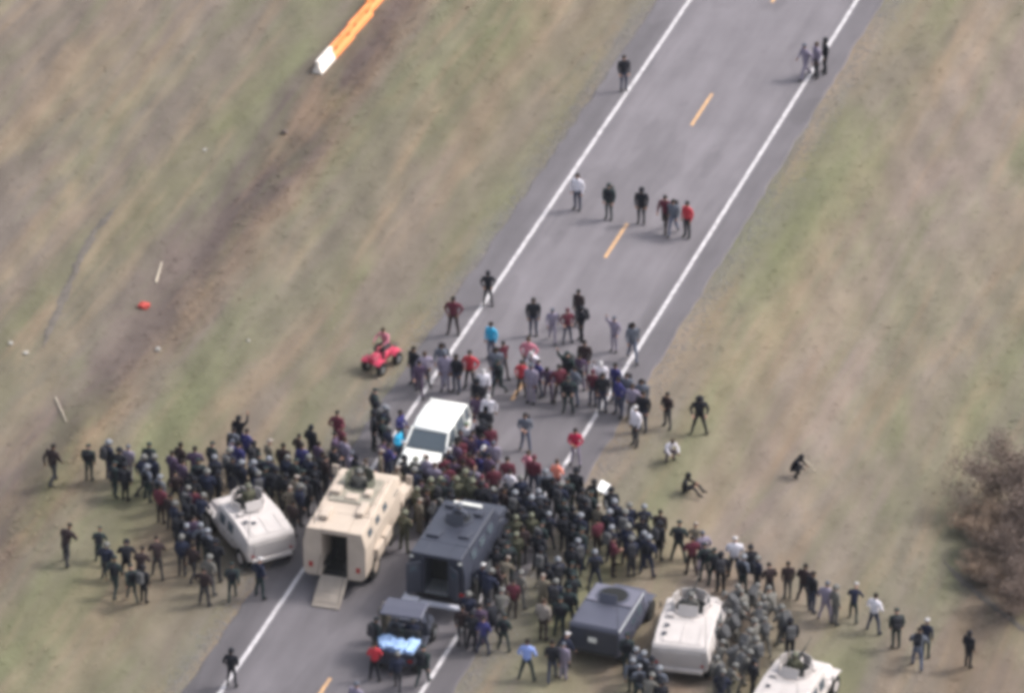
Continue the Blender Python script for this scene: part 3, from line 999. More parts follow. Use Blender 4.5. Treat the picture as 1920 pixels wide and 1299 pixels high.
def utv(px, py, az):
    x, y, z = ground_at(px, py)
    t = thing('utility_buggy', (x, y, z), az)
    t.scale = (1.14, 1.08, 1.06)
    p = M['darkpaint']
    bm = N()
    loft(bm, [hull6(*q) for q in [(-1.5,.42,.60,.72,.62,.70,.66), (-.5,.36,.60,.74,.66,.74,.70), (-.45,.36,.48,.52,.66,.74,.70), (.45,.36,.48,.52,.66,.74,.70), (.55,.36,.7,.98,.62,.72,.60), (1.35,.42,.68,.84,.55,.66,.52), (1.5,.48,.6,.70,.48,.55,.45)]])
    part('body', bm, p, t, .02)
    bm = N()
    for s in (-1, 1):
        cyl(bm, (s*.68, -.48, .7), (s*.62, -.42, 1.86), .028, n=8)
        cyl(bm, (s*.66, .58, .95), (s*.62, .25, 1.86), .028, n=8)
        cyl(bm, (s*.62, -.42, 1.86), (s*.62, .25, 1.86), .028, n=8)
    cyl(bm, (-.62, -.42, 1.86), (.62, -.42, 1.86), .028, n=8)
    cyl(bm, (-.62, .25, 1.86), (.62, .25, 1.86), .028, n=8)
    part('roll_cage', bm, M['gunmetal'], t)
    bm = N()
    loft(bm, [[(-.74, yy, zz), (.74, yy, zz), (.68, yy, zz+.06), (-.68, yy, zz+.06)] for yy, zz in ((-.62, 1.87), (-.1, 1.90), (.45, 1.86))])
    part('roof', bm, M['greypaint'], t, .015)
    for s in (-1, 1):
        bm = N()
        bx(bm, (s*.33, -.18, .66), (.5, .46, .14))
        bx(bm, (s*.33, -.40, .96), (.5, .12, .5), Euler((R(-8), 0, 0)))
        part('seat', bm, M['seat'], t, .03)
        bm = N()
        bx(bm, (s*.70, -1.08, .86), (.05, .92, .22))
        part('bed_side', bm, p, t, .01)
        bm = N()
        bx(bm, (s*.55, -1.55, .70), (.14, .04, .10))
        part('tail_light', bm, M['lamp_red'], t)
    bm = N()
    bx(bm, (0, -1.54, .86), (1.36, .04, .22))
    part('bed_tailgate', bm, p, t, .01)
    wheels(t, .33, .24, .66, (1.0, -1.05), M['steel'])
    tag(t, 'small dark utility buggy with flat grey roof and pale blue load', 'utility buggy')
    OBST.append((x, y, az, .85, 1.7))
    # load lying in the bed, things of their own
    r_ = random.Random(5)
    for lx, ly, sx, sy, sz, rz, lab in ((-.46, -.98, .50, .80, .20, .35, 'pale blue bundle lying leftmost in the buggy bed'), (.02, -1.16, .62, .62, .26, -.3, 'pale blue bundle lying in the middle of the buggy bed'), (.50, -1.02, .46, .86, .18, -.15, 'pale blue bundle lying rightmost in the buggy bed')):
        bm = N()
        bmesh.ops.create_cube(bm, size=1.0)
        bmesh.ops.subdivide_edges(bm, edges=bm.edges, cuts=3, use_grid_fill=True)
        for v_ in bm.verts:
            c_ = v_.co
            k_ = 1-.35*(c_.x**2+c_.y**2+c_.z**2)**.5
            v_.co = Vector((c_.x*sx*1.35*k_+r_.uniform(-.04, .04), c_.y*sy*1.3*k_+r_.uniform(-.04, .04), c_.z*sz*1.5*k_+r_.uniform(-.05, .05)))
        o = obj('bundle', mesh_of('bundle', bm, M['utvblue']))
        q = Matrix.Translation((x, y, z)) @ Matrix.Rotation(-az, 4, 'Z') @ Matrix.Translation((lx, ly, .86+sz*.6)) @ Matrix.Rotation(rz, 4, 'Z')
        o.matrix_world = q
        tag(o, lab, 'bundle', 'bundles in the buggy bed')
    return x, y, z, az
UTV = utv(760, 1222, R(14))

def quad(px, py, az):
    x, y, z = ground_at(px, py)
    t = thing('quad_bike', (x, y, z), az)
    t.scale = (.82, .82, .92)
    bm = N()
    loft(bm, [hull6(*q) for q in [(-.95,.55,.62,.70,.20,.26,.18), (-.5,.40,.62,.78,.20,.26,.18), (0,.36,.60,.80,.18,.22,.14), (.35,.40,.7,.92,.18,.24,.14), (.9,.55,.72,.82,.18,.24,.12)]])
    part('body', bm, M['atvred'], t, .02)
    for s in (-1, 1):
        for yy in (.66, -.66):
            bm = N()
            loft(bm, [[(s*.16, yy+q, zz), (s*.56, yy+q, zz-.04), (s*.56, yy+q, zz), (s*.16, yy+q, zz+.05)] for q, zz in ((-.36, .58), (-.16, .70), (.14, .71), (.34, .60))])
            part('fender', bm, M['atvred'], t, .01)
    bm = N()
    bx(bm, (0, -.3, .84), (.30, .72, .10))
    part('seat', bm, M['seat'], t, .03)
    bm = N()
    for s in (-1, 1):
        cyl(bm, (0, .38, .90), (s*.38, .26, 1.02), .018, n=6)
    cyl(bm, (0, .5, .7), (0, .36, .92), .025, n=6)
    part('handlebar', bm, M['gunmetal'], t)
    for yy in (.78, -.82):
        bm = N()
        for q in (-.18, -.06, .06, .18):
            cyl(bm, (-.34, yy+q, .86), (.34, yy+q, .86), .012, n=5)
        for s in (-1, 1):
            cyl(bm, (s*.34, yy-.2, .86), (s*.34, yy+.2, .86), .014, n=5)
        part('rack', bm, M['gunmetal'], t)
    wheels(t, .30, .24, .46, (.66, -.66), M['steel'])
    tag(t, 'red quad bike with a rider on the grass left of the road', 'quad bike')
    OBST.append((x, y, az, .65, 1.1))
    return x, y, z, az
QUAD = quad(716, 688, R(215))

# ---------------------------------------------------------------- people
def default_pose():
    return dict(pel=(0,0,.95), waist=(0,0,1.10), chest=(0,0,1.33), nb=(0,0,1.47), head=(0,.025,1.64), hd=(0,1,0),
        eL=(-.245,-.03,1.15), wL=(-.22,.07,.91), eR=(.245,-.03,1.15), wR=(.22,.07,.91),
        kL=(-.10,.02,.50), aL=(-.105,-.02,.09), kR=(.10,.02,.50), aR=(.105,-.02,.09), tL=(-.03,1), tR=(.03,1))
def P_(**k):
    d = default_pose()
    d.update(k)
    return d
POSES = dict(
 stand=P_(),
 stand2=P_(pel=(.02,0,.94), kL=(-.14,.05,.49), aL=(-.20,.03,.09), wL=(-.24,.17,.98), eL=(-.30,-.02,1.17)),
 wide=P_(pel=(0,0,.92), waist=(0,.02,1.07), chest=(0,.04,1.30), nb=(0,.05,1.44), head=(0,.09,1.61), kL=(-.18,.05,.48), aL=(-.26,-.02,.09), kR=(.18,.03,.48), aR=(.26,-.05,.09), eL=(-.31,.02,1.12), wL=(-.25,.20,.98), eR=(.31,.02,1.12), wR=(.25,.20,.98)),
 walk=P_(pel=(0,0,.92), kL=(-.11,.22,.52), aL=(-.12,.30,.10), kR=(.11,-.03,.48), aR=(.12,-.34,.16), eL=(-.27,-.16,1.16), wL=(-.27,-.12,.92), eR=(.27,.10,1.15), wR=(.24,.26,.98), chest=(0,.04,1.32), nb=(0,.05,1.46), head=(0,.09,1.63), waist=(0,.02,1.08)),
 walk2=P_(pel=(0,0,.92), kR=(.11,.22,.52), aR=(.12,.30,.10), kL=(-.11,-.03,.48), aL=(-.12,-.34,.16), eR=(.27,-.16,1.16), wR=(.27,-.12,.92), eL=(-.27,.10,1.15), wL=(-.24,.26,.98), chest=(0,.04,1.32), nb=(0,.05,1.46), head=(0,.09,1.63), waist=(0,.02,1.08)),
 hold=P_(eL=(-.28,.02,1.15), wL=(-.10,.26,1.08), eR=(.28,.02,1.15), wR=(.10,.28,1.16), kL=(-.15,.03,.5), aL=(-.19,.03,.09), aR=(.18,-.08,.09)),
 hips=P_(eL=(-.34,-.08,1.17), wL=(-.22,.08,1.00), eR=(.34,-.08,1.17), wR=(.22,.08,1.00), kL=(-.14,.02,.5), aL=(-.19,-.02,.09), kR=(.14,.02,.5), aR=(.19,-.02,.09)),
 raise_=P_(eR=(.33,.10,1.55), wR=(.30,.20,1.80), eL=(-.30,.0,1.16), wL=(-.26,.18,1.0)),
 arms=P_(eR=(.34,.14,1.30), wR=(.24,.38,1.36), eL=(-.34,.14,1.30), wL=(-.24,.38,1.36), kL=(-.14,.10,.5), aL=(-.18,.14,.09)),
 bend=P_(pel=(0,-.10,.88), waist=(0,.0,1.02), chest=(0,.20,1.16), nb=(0,.32,1.24), head=(0,.46,1.32), hd=(0,.7,-.7), eL=(-.27,.36,.98), wL=(-.18,.46,.78), eR=(.27,.36,.98), wR=(.18,.46,.78), kL=(-.16,.10,.48), aL=(-.20,.0,.09), kR=(.16,.08,.48), aR=(.20,-.05,.09)),
 lean=P_(pel=(0,-.05,.90), waist=(0,.02,1.05), chest=(0,.14,1.26), nb=(0,.20,1.38), head=(0,.29,1.52), hd=(0,.9,-.4), eL=(-.32,.22,1.08), wL=(-.18,.42,1.02), eR=(.32,.22,1.08), wR=(.18,.42,1.05), kL=(-.16,.14,.48), aL=(-.18,.18,.09), kR=(.14,-.06,.48), aR=(.18,-.26,.11)),
 crouch=P_(pel=(0,-.15,.42), waist=(0,-.08,.56), chest=(0,.10,.76), nb=(0,.18,.88), head=(0,.26,1.02), hd=(0,.9,-.3), eL=(-.28,.26,.66), wL=(-.20,.42,.55), eR=(.28,.26,.66), wR=(.20,.42,.55), kL=(-.20,.28,.52), aL=(-.18,.02,.09), kR=(.20,.28,.52), aR=(.18,.02,.09)),
 kneel=P_(pel=(0,-.10,.52), waist=(0,-.06,.66), chest=(0,.08,.88), nb=(0,.14,1.01), head=(0,.20,1.17), eL=(-.30,.18,.80), wL=(-.12,.42,.82), eR=(.30,.10,.80), wR=(.26,.36,.84), kL=(-.16,.30,.50), aL=(-.16,.26,.09), kR=(.16,.06,.08), aR=(.18,-.36,.08)),
 sit=P_(pel=(0,-.10,.16), waist=(0,-.12,.32), chest=(0,-.04,.54), nb=(0,.0,.67), head=(0,.07,.83), hd=(0,.95,-.25), eL=(-.28,.10,.44), wL=(-.16,.34,.46), eR=(.28,.10,.44), wR=(.16,.34,.46), kL=(-.20,.36,.40), aL=(-.16,.66,.09), kR=(.20,.30,.42), aR=(.22,.58,.09)),
 ride=P_(pel=(0,-.05,.16), waist=(0,-.04,.31), chest=(0,.06,.54), nb=(0,.10,.67), head=(0,.15,.84), eL=(-.32,.22,.46), wL=(-.24,.46,.38), eR=(.32,.22,.46), wR=(.24,.46,.38), kL=(-.20,.38,.20), aL=(-.22,.42,-.20), kR=(.20,.38,.20), aR=(.22,.42,-.20)),
)
def build_pose(name, p, bulk):
    vs_, es_, rad, reg = [], [], [], []
    def V(c, r):
        vs_.append(tuple(c)); rad.append(r if isinstance(r, tuple) else (r, r)); return len(vs_)-1
    segs = []
    def Ed(a, b, lab):
        es_.append((a, b)); segs.append((Vector(vs_[a]), Vector(vs_[b]), lab, (max(rad[a])+max(rad[b]))/2))
    B = bulk
    pel = V(p['pel'], (.155*B, .115*B)); wa = V(p['waist'], (.150*B, .115*B)); ch = V(p['chest'], (.175*B, .125*B)); nb = V(p['nb'], (.075, .07))
    H = Vector(p['head']); hd = Vector(p['hd']).normalized()
    nbv = Vector(p['nb'])
    up = (H-nbv).normalized()
    nk = V(nbv+(H-nbv)*.40, .058)
    h1 = V(H-up*.055+hd*.012, (.072, .082)); h2 = V(H+up*.035, (.080, .092)); h3 = V(H+up*.085-hd*.01, (.055, .06))
    Ed(pel, wa, 1); Ed(wa, ch, 1); Ed(ch, nb, 1); Ed(nb, nk, 0); Ed(nk, h1, 0); Ed(h1, h2, 0); Ed(h2, h3, 0)
    ns = V(H-up*.02+hd*.105, .014)
    Ed(h2, ns, 0)
    for s, e, w in ((-1, 'eL', 'wL'), (1, 'eR', 'wR')):
        sh = V(Vector(p['chest'])+Vector((s*.185*B, 0, .09)), .072*B)
        el = V(p[e], .055*B); wr = V(p[w], .036)
        Ed(ch, sh, 1); Ed(sh, el, 1); Ed(el, wr, 1)
        d = (Vector(p[w])-Vector(p[e])).normalized()
        side = d.cross(Vector((0, 0, 1)))
        side = side.normalized() if side.length > .2 else Vector((1, 0, 0))
        nrm = side.cross(d)
        pm = V(Vector(p[w])+d*.055, (.036, .022)); Ed(wr, pm, 3)
        for k, (o, l) in enumerate(((-.030, .070), (-.010, .080), (.010, .076), (.030, .060))):
            f1 = V(Vector(p[w])+d*(.095+.4*l)+side*o*1.05, .0095); f2 = V(Vector(p[w])+d*(.085+l)+side*o-nrm*.025, .008)
            Ed(pm, f1, 3); Ed(f1, f2, 3)
        th = V(Vector(p[w])+d*.06-side*.05*s, .011); t2 = V(Vector(p[w])+d*.095-side*.058*s-nrm*.01, .009)
        Ed(pm, th, 3); Ed(th, t2, 3)
    for s, k_, a_, t_ in ((-1, 'kL', 'aL', 'tL'), (1, 'kR', 'aR', 'tR')):
        hp = V(Vector(p['pel'])+Vector((s*.09, 0, -.05)), .095*min(B, 1.08))
        kn = V(p[k_], .068); an = V(p[a_], .050)
        mid = V((Vector(p[k_])+Vector(p[a_]))/2+Vector((0, -.015, .05)), .062)
        tx, ty = p[t_]
        A = Vector(p[a_])
        to = V(A+Vector((tx*1.5, .17*ty, -.035)), (.045, .035)); he = V(A+Vector((0, -.05, -.045)), .038)
        Ed(pel, hp, 2); Ed(hp, kn, 2); Ed(kn, mid, 2); Ed(mid, an, 2); Ed(an, to, 4); Ed(an, he, 4)
    me = bpy.data.meshes.new('tmp')
    me.from_pydata(vs_, es_, [])
    o = bpy.data.objects.new('tmp', me)
    C.objects.link(o)
    o.modifiers.new('Skin', 'SKIN')
    sk = me.skin_vertices[0].data
    for i, r in enumerate(rad):
        sk[i].radius = r
        sk[i].use_root = (i == 0)
    ss = o.modifiers.new('Sub', 'SUBSURF')
    ss.levels = 1
    ss.render_levels = 1
    dg = bpy.context.evaluated_depsgraph_get()
    out = bpy.data.meshes.new_from_object(o.evaluated_get(dg))
    out.name = 'person_'+name
    bpy.data.objects.remove(o)
    # eyes
    bm = N()
    bm.from_mesh(out)
    fc = np.array([f.calc_center_median()[:] for f in bm.faces])
    best = np.full(len(fc), 1e9); lab = np.zeros(len(fc), int)
    for a, b, l, r in segs:
        a, b = np.array(a), np.array(b)
        d = b-a
        tt = np.clip(((fc-a)@d)/(d@d), 0, 1)
        dist = np.linalg.norm(fc-(a+tt[:, None]*d), axis=1)/max(r, .03)**.5
        m_ = dist < best
        best[m_] = dist[m_]; lab[m_] = l
    slot = {0: 0, 1: 1, 2: 2, 3: 0, 4: 3}
    for f, l in zip(bm.faces, lab):
        f.material_index = slot[int(l)]
        f.smooth = True
    right = hd.cross(up).normalized()
    for s in (-1, 1):
        nf = len(bm.faces)
        r_ = bmesh.ops.create_icosphere(bm, subdivisions=1, radius=.013, matrix=Matrix.Translation(H+up*.02+hd*.083+right*s*.032))
        for v in r_['verts']:
            for f in v.link_faces:
                f.material_index = 4
        bmesh.ops.create_icosphere(bm, subdivisions=1, radius=.022, matrix=Matrix.Translation(H+right*s*.086))
    out.materials.clear()
    for k in range(4):
        out.materials.append(SKIN[0])
    out.materials.append(M['eye'])
    bm.to_mesh(out)
    bm.free()
    X = hd.cross(up).normalized(); Y = up.cross(X)
    hm = Matrix((X, Y, up)).transposed().to_4x4()
    hm.translation = H
    ch_, wa_ = Vector(p['chest']), Vector(p['waist'])
    up2 = (ch_-wa_).normalized()
    X2 = Vector((1, 0, 0)); Y2 = up2.cross(X2)
    tm = Matrix((X2, Y2, up2)).transposed().to_4x4()
    tm.translation = ch_
    return out, hm, tm
BODY = {}
for k, p in POSES.items():
    for b in (1.0, 1.16):
        BODY[k, b] = build_pose(k, p, b)

def dome(rx, ry, rz, zcut=-.02, n=12, m=5, extra=None):
    bm = N()
    rings = []
    for j in range(m):
        ph = (math.pi/2)*(j/(m-1)) if m > 1 else 0
        ph = -math.asin(max(-1, min(1, -zcut/rz)))+((math.pi/2)+math.asin(max(-1, min(1, -zcut/rz))))*(j/m)
        rings.append([bm.verts.new((rx*math.cos(ph)*math.cos(2*math.pi*i/n), ry*math.cos(ph)*math.sin(2*math.pi*i/n), rz*math.sin(ph))) for i in range(n)])
    top = bm.verts.new((0, 0, rz))
    for a, b in zip(rings, rings[1:]):
        for i in range(n):
            bm.faces.new((a[i], a[(i+1) % n], b[(i+1) % n], b[i]))
    for i in range(n):
        bm.faces.new((rings[-1][i], rings[-1][(i+1) % n], top))
    bm.faces.new(list(reversed(rings[0])))
    return bm
def offset(bm, v):
    bmesh.ops.translate(bm, vec=v, verts=bm.verts)
    return bm
hair_bm = offset(dome(.092, .104, .108, -.035), (0, -.014, .030))
HAIR = mesh_of('hair', hair_bm, M['hairdark'], True)
b_ = offset(dome(.100, .112, .105, .005), (0, -.005, .035))
bx(b_, (0, .125, .045), (.13, .10, .012))
CAP = mesh_of('cap', b_, M['black'], True)
b_ = offset(dome(.098, .110, .125, -.01), (0, -.01, .025))
BEANIE = mesh_of('beanie', b_, M['black'], True)
b_ = offset(dome(.128, .146, .140, -.045), (0, -.012, .022))
bx(b_, (0, .135, .045), (.17, .03, .016))
HELM = mesh_of('helmet', b_, M['palehelmet'], True)
b_ = N()
prev = None
for k in range(7):
    a = R(-60+20*k)
    x_, y_ = .135*math.sin(a), .150*math.cos(a)
    cur = [b_.verts.new((x_*q, y_*q+.0, zz)) for q, zz in ((1.0, .05), (1.0, -.09), (.97, -.09), (.97, .05))]
    if prev:
        for i in range(4):
            b_.faces.new((prev[i], prev[(i+1) % 4], cur[(i+1) % 4], cur[i]))
    else:
        b_.faces.new(cur)
    prev = cur
b_.faces.new(list(reversed(prev)))
VISOR = mesh_of('visor', b_, M['visor'])
b_ = offset(dome(.118, .128, .135, -.075), (0, -.02, .012))
HOOD = mesh_of('hood', b_, M['black'], True)
def vest_mesh():
    bm = N()
    secs = []
    for z_, rx, ry in ((-.30, .195, .150), (-.18, .190, .150), (-.02, .200, .160), (.07, .175, .145), (.115, .11, .11)):
        secs.append([(rx*math.copysign(abs(math.cos(t_))**.7, math.cos(t_)), ry*math.copysign(abs(math.sin(t_))**.7, math.sin(t_)), z_) for t_ in [2*math.pi*i/14 for i in range(14)]])
    loft(bm, secs)
    for x_ in (-.11, 0, .11):
        bx(bm, (x_, .165, -.20), (.09, .05, .13))
    bx(bm, (0, -.165, -.06), (.24, .04, .22))
    return mesh_of('vest', bm, M['black'])
VEST = vest_mesh()
bm = N()
bx(bm, (0, -.24, -.07), (.30, .18, .42))
bx(bm, (0, -.35, -.14), (.22, .07, .22))
bx(bm, (0, -.24, .18), (.28, .16, .08))
bevel(bm, .03)
PACK = mesh_of('backpack', bm, M['camodark'])
bm = N()
bx(bm, (0, .33, 0), (.03, .09, .46)); bm.free()

# outfit: top, trousers, hat type, hat colour, vest colour, pack colour, words
OUT = dict(
 n=('navy','navy','helm','palehelmet','black',None,'navy riot gear, pale helmet'),
 f=('navy','charcoal','helm','greyhelmet','navy',None,'navy uniform, grey helmet'),
 b=('black','black','helm','black','black',None,'black gear and black helmet'),
 d=('darkteal','darkteal','cap','darkteal','black',None,'dark green uniform and dark cap'),
 k=('darkbrown','charcoal','hair','hairdark',None,None,'dark brown jacket, bare headed'),
 K=('black','darkjeans','hair','hairdark',None,None,'black jacket and dark jeans'),
 x=('black','black','hood','black',None,None,'black hooded clothes'),
 g=('camogrey','camogrey','helm','greyhelmet','camodark','camodark','grey camouflage, helmet and pack'),
 G=('camogrey','camodark','helm','greyhelmet',None,None,'pale grey fatigues and grey helmet'),
 o=('olive','olive','helm','olivehelmet','olive',None,'olive fatigues and olive helmet'),
 w=('white','darkjeans','hair','hairdark',None,None,'white shirt and dark jeans'),
 W=('white','charcoal','cap','offwhite',None,None,'white jacket and pale cap'),
 r=('red','black','hair','hairdark',None,None,'red jacket and black trousers'),
 m=('maroon','darkbrown','hair','hairdark',None,None,'maroon jacket and dark trousers'),
 M=('maroon','darkjeans','beanie','maroon',None,None,'maroon jacket and maroon beanie'),
 q=('crimson','lilac','hair','hairdark',None,None,'bright crimson jacket and pale trousers'),
 p=('purple','purple','hair','hairdark',None,None,'dusky purple coat, dark haired'),
 l=('lilac','charcoal','hair','hairbrown',None,None,'pale lilac grey jacket'),
 L=('lilac','lilac','beanie','slate',None,None,'pale lilac grey top and trousers'),
 u=('blue','darkjeans','hair','hairdark',None,None,'royal blue jacket and dark jeans'),
 t=('tan','darkbrown','hair','hairbrown',None,None,'tan jacket and brown trousers'),
 T=('khaki','khaki','cap','tan',None,None,'khaki uniform and tan cap'),
 c=('cyan','jeans','hair','hairdark',None,None,'bright cyan top and blue jeans'),
 P=('pink','charcoal','hair','hairbrown',None,None,'pink jacket and charcoal trousers'),
 O=('salmon','maroon','hair','hairbrown',None,None,'glowing salmon orange jacket'),
 i=('lightblue','darkteal','hair','hairdark',None,None,'light blue shirt and dark trousers'),
 j=('slate','jeans','hair','hairdark',None,'black','slate jacket, jeans and black backpack'),
 s=('slate','darkteal','helm','palehelmet','black',None,'slate uniform and pale helmet'),
 h=('navy','darkteal','cap','offwhite',None,None,'navy jacket and pale cap'),
 v=('white','white','cap','green',None,None,'white clothes and green cap'),
 y=('white','purple','hair','hairbrown',None,None,'white top and purple trousers'),
)
AREA = dict(
 A=('in the line on the left grass', 18), B=('beyond the far left tan truck', 18), C=('left of the far left tan truck', 30), D=('in the loose squad at lower left', 20),
 E=('on the verge left of the white car', 60), F=('pressed beside the white car, verge side', 90), G=('in front of the white car', 20), H=('on the road right of the white car', 200),
 I=('at the nose of the tan ramp truck', 30), J=('in the packed crowd mid road', 15), L=('between the charcoal and slate trucks', 15), M=('in the right road edge block', 18),
 N=('in the line on the right verge', 15), Q=('at the thin end of the right line', 20), T=('among protesters standing across the road', 200), U=('in the row of walkers up the road', 200),
 V=('near the top of the road', 200), W=('at the left edge of the protesters', 190), X=('below the charcoal truck near bottom centre', 15), Y=('around the utility buggy', 20),
 Z=('in the huddle between tan trucks', 20), S=('between slate truck and bottom edge', 20), R=('on the right grass beyond the lines', 200), O=('standing alone by the lower left roadside', 20),
 K=('at the left front of the ramp truck', 20))
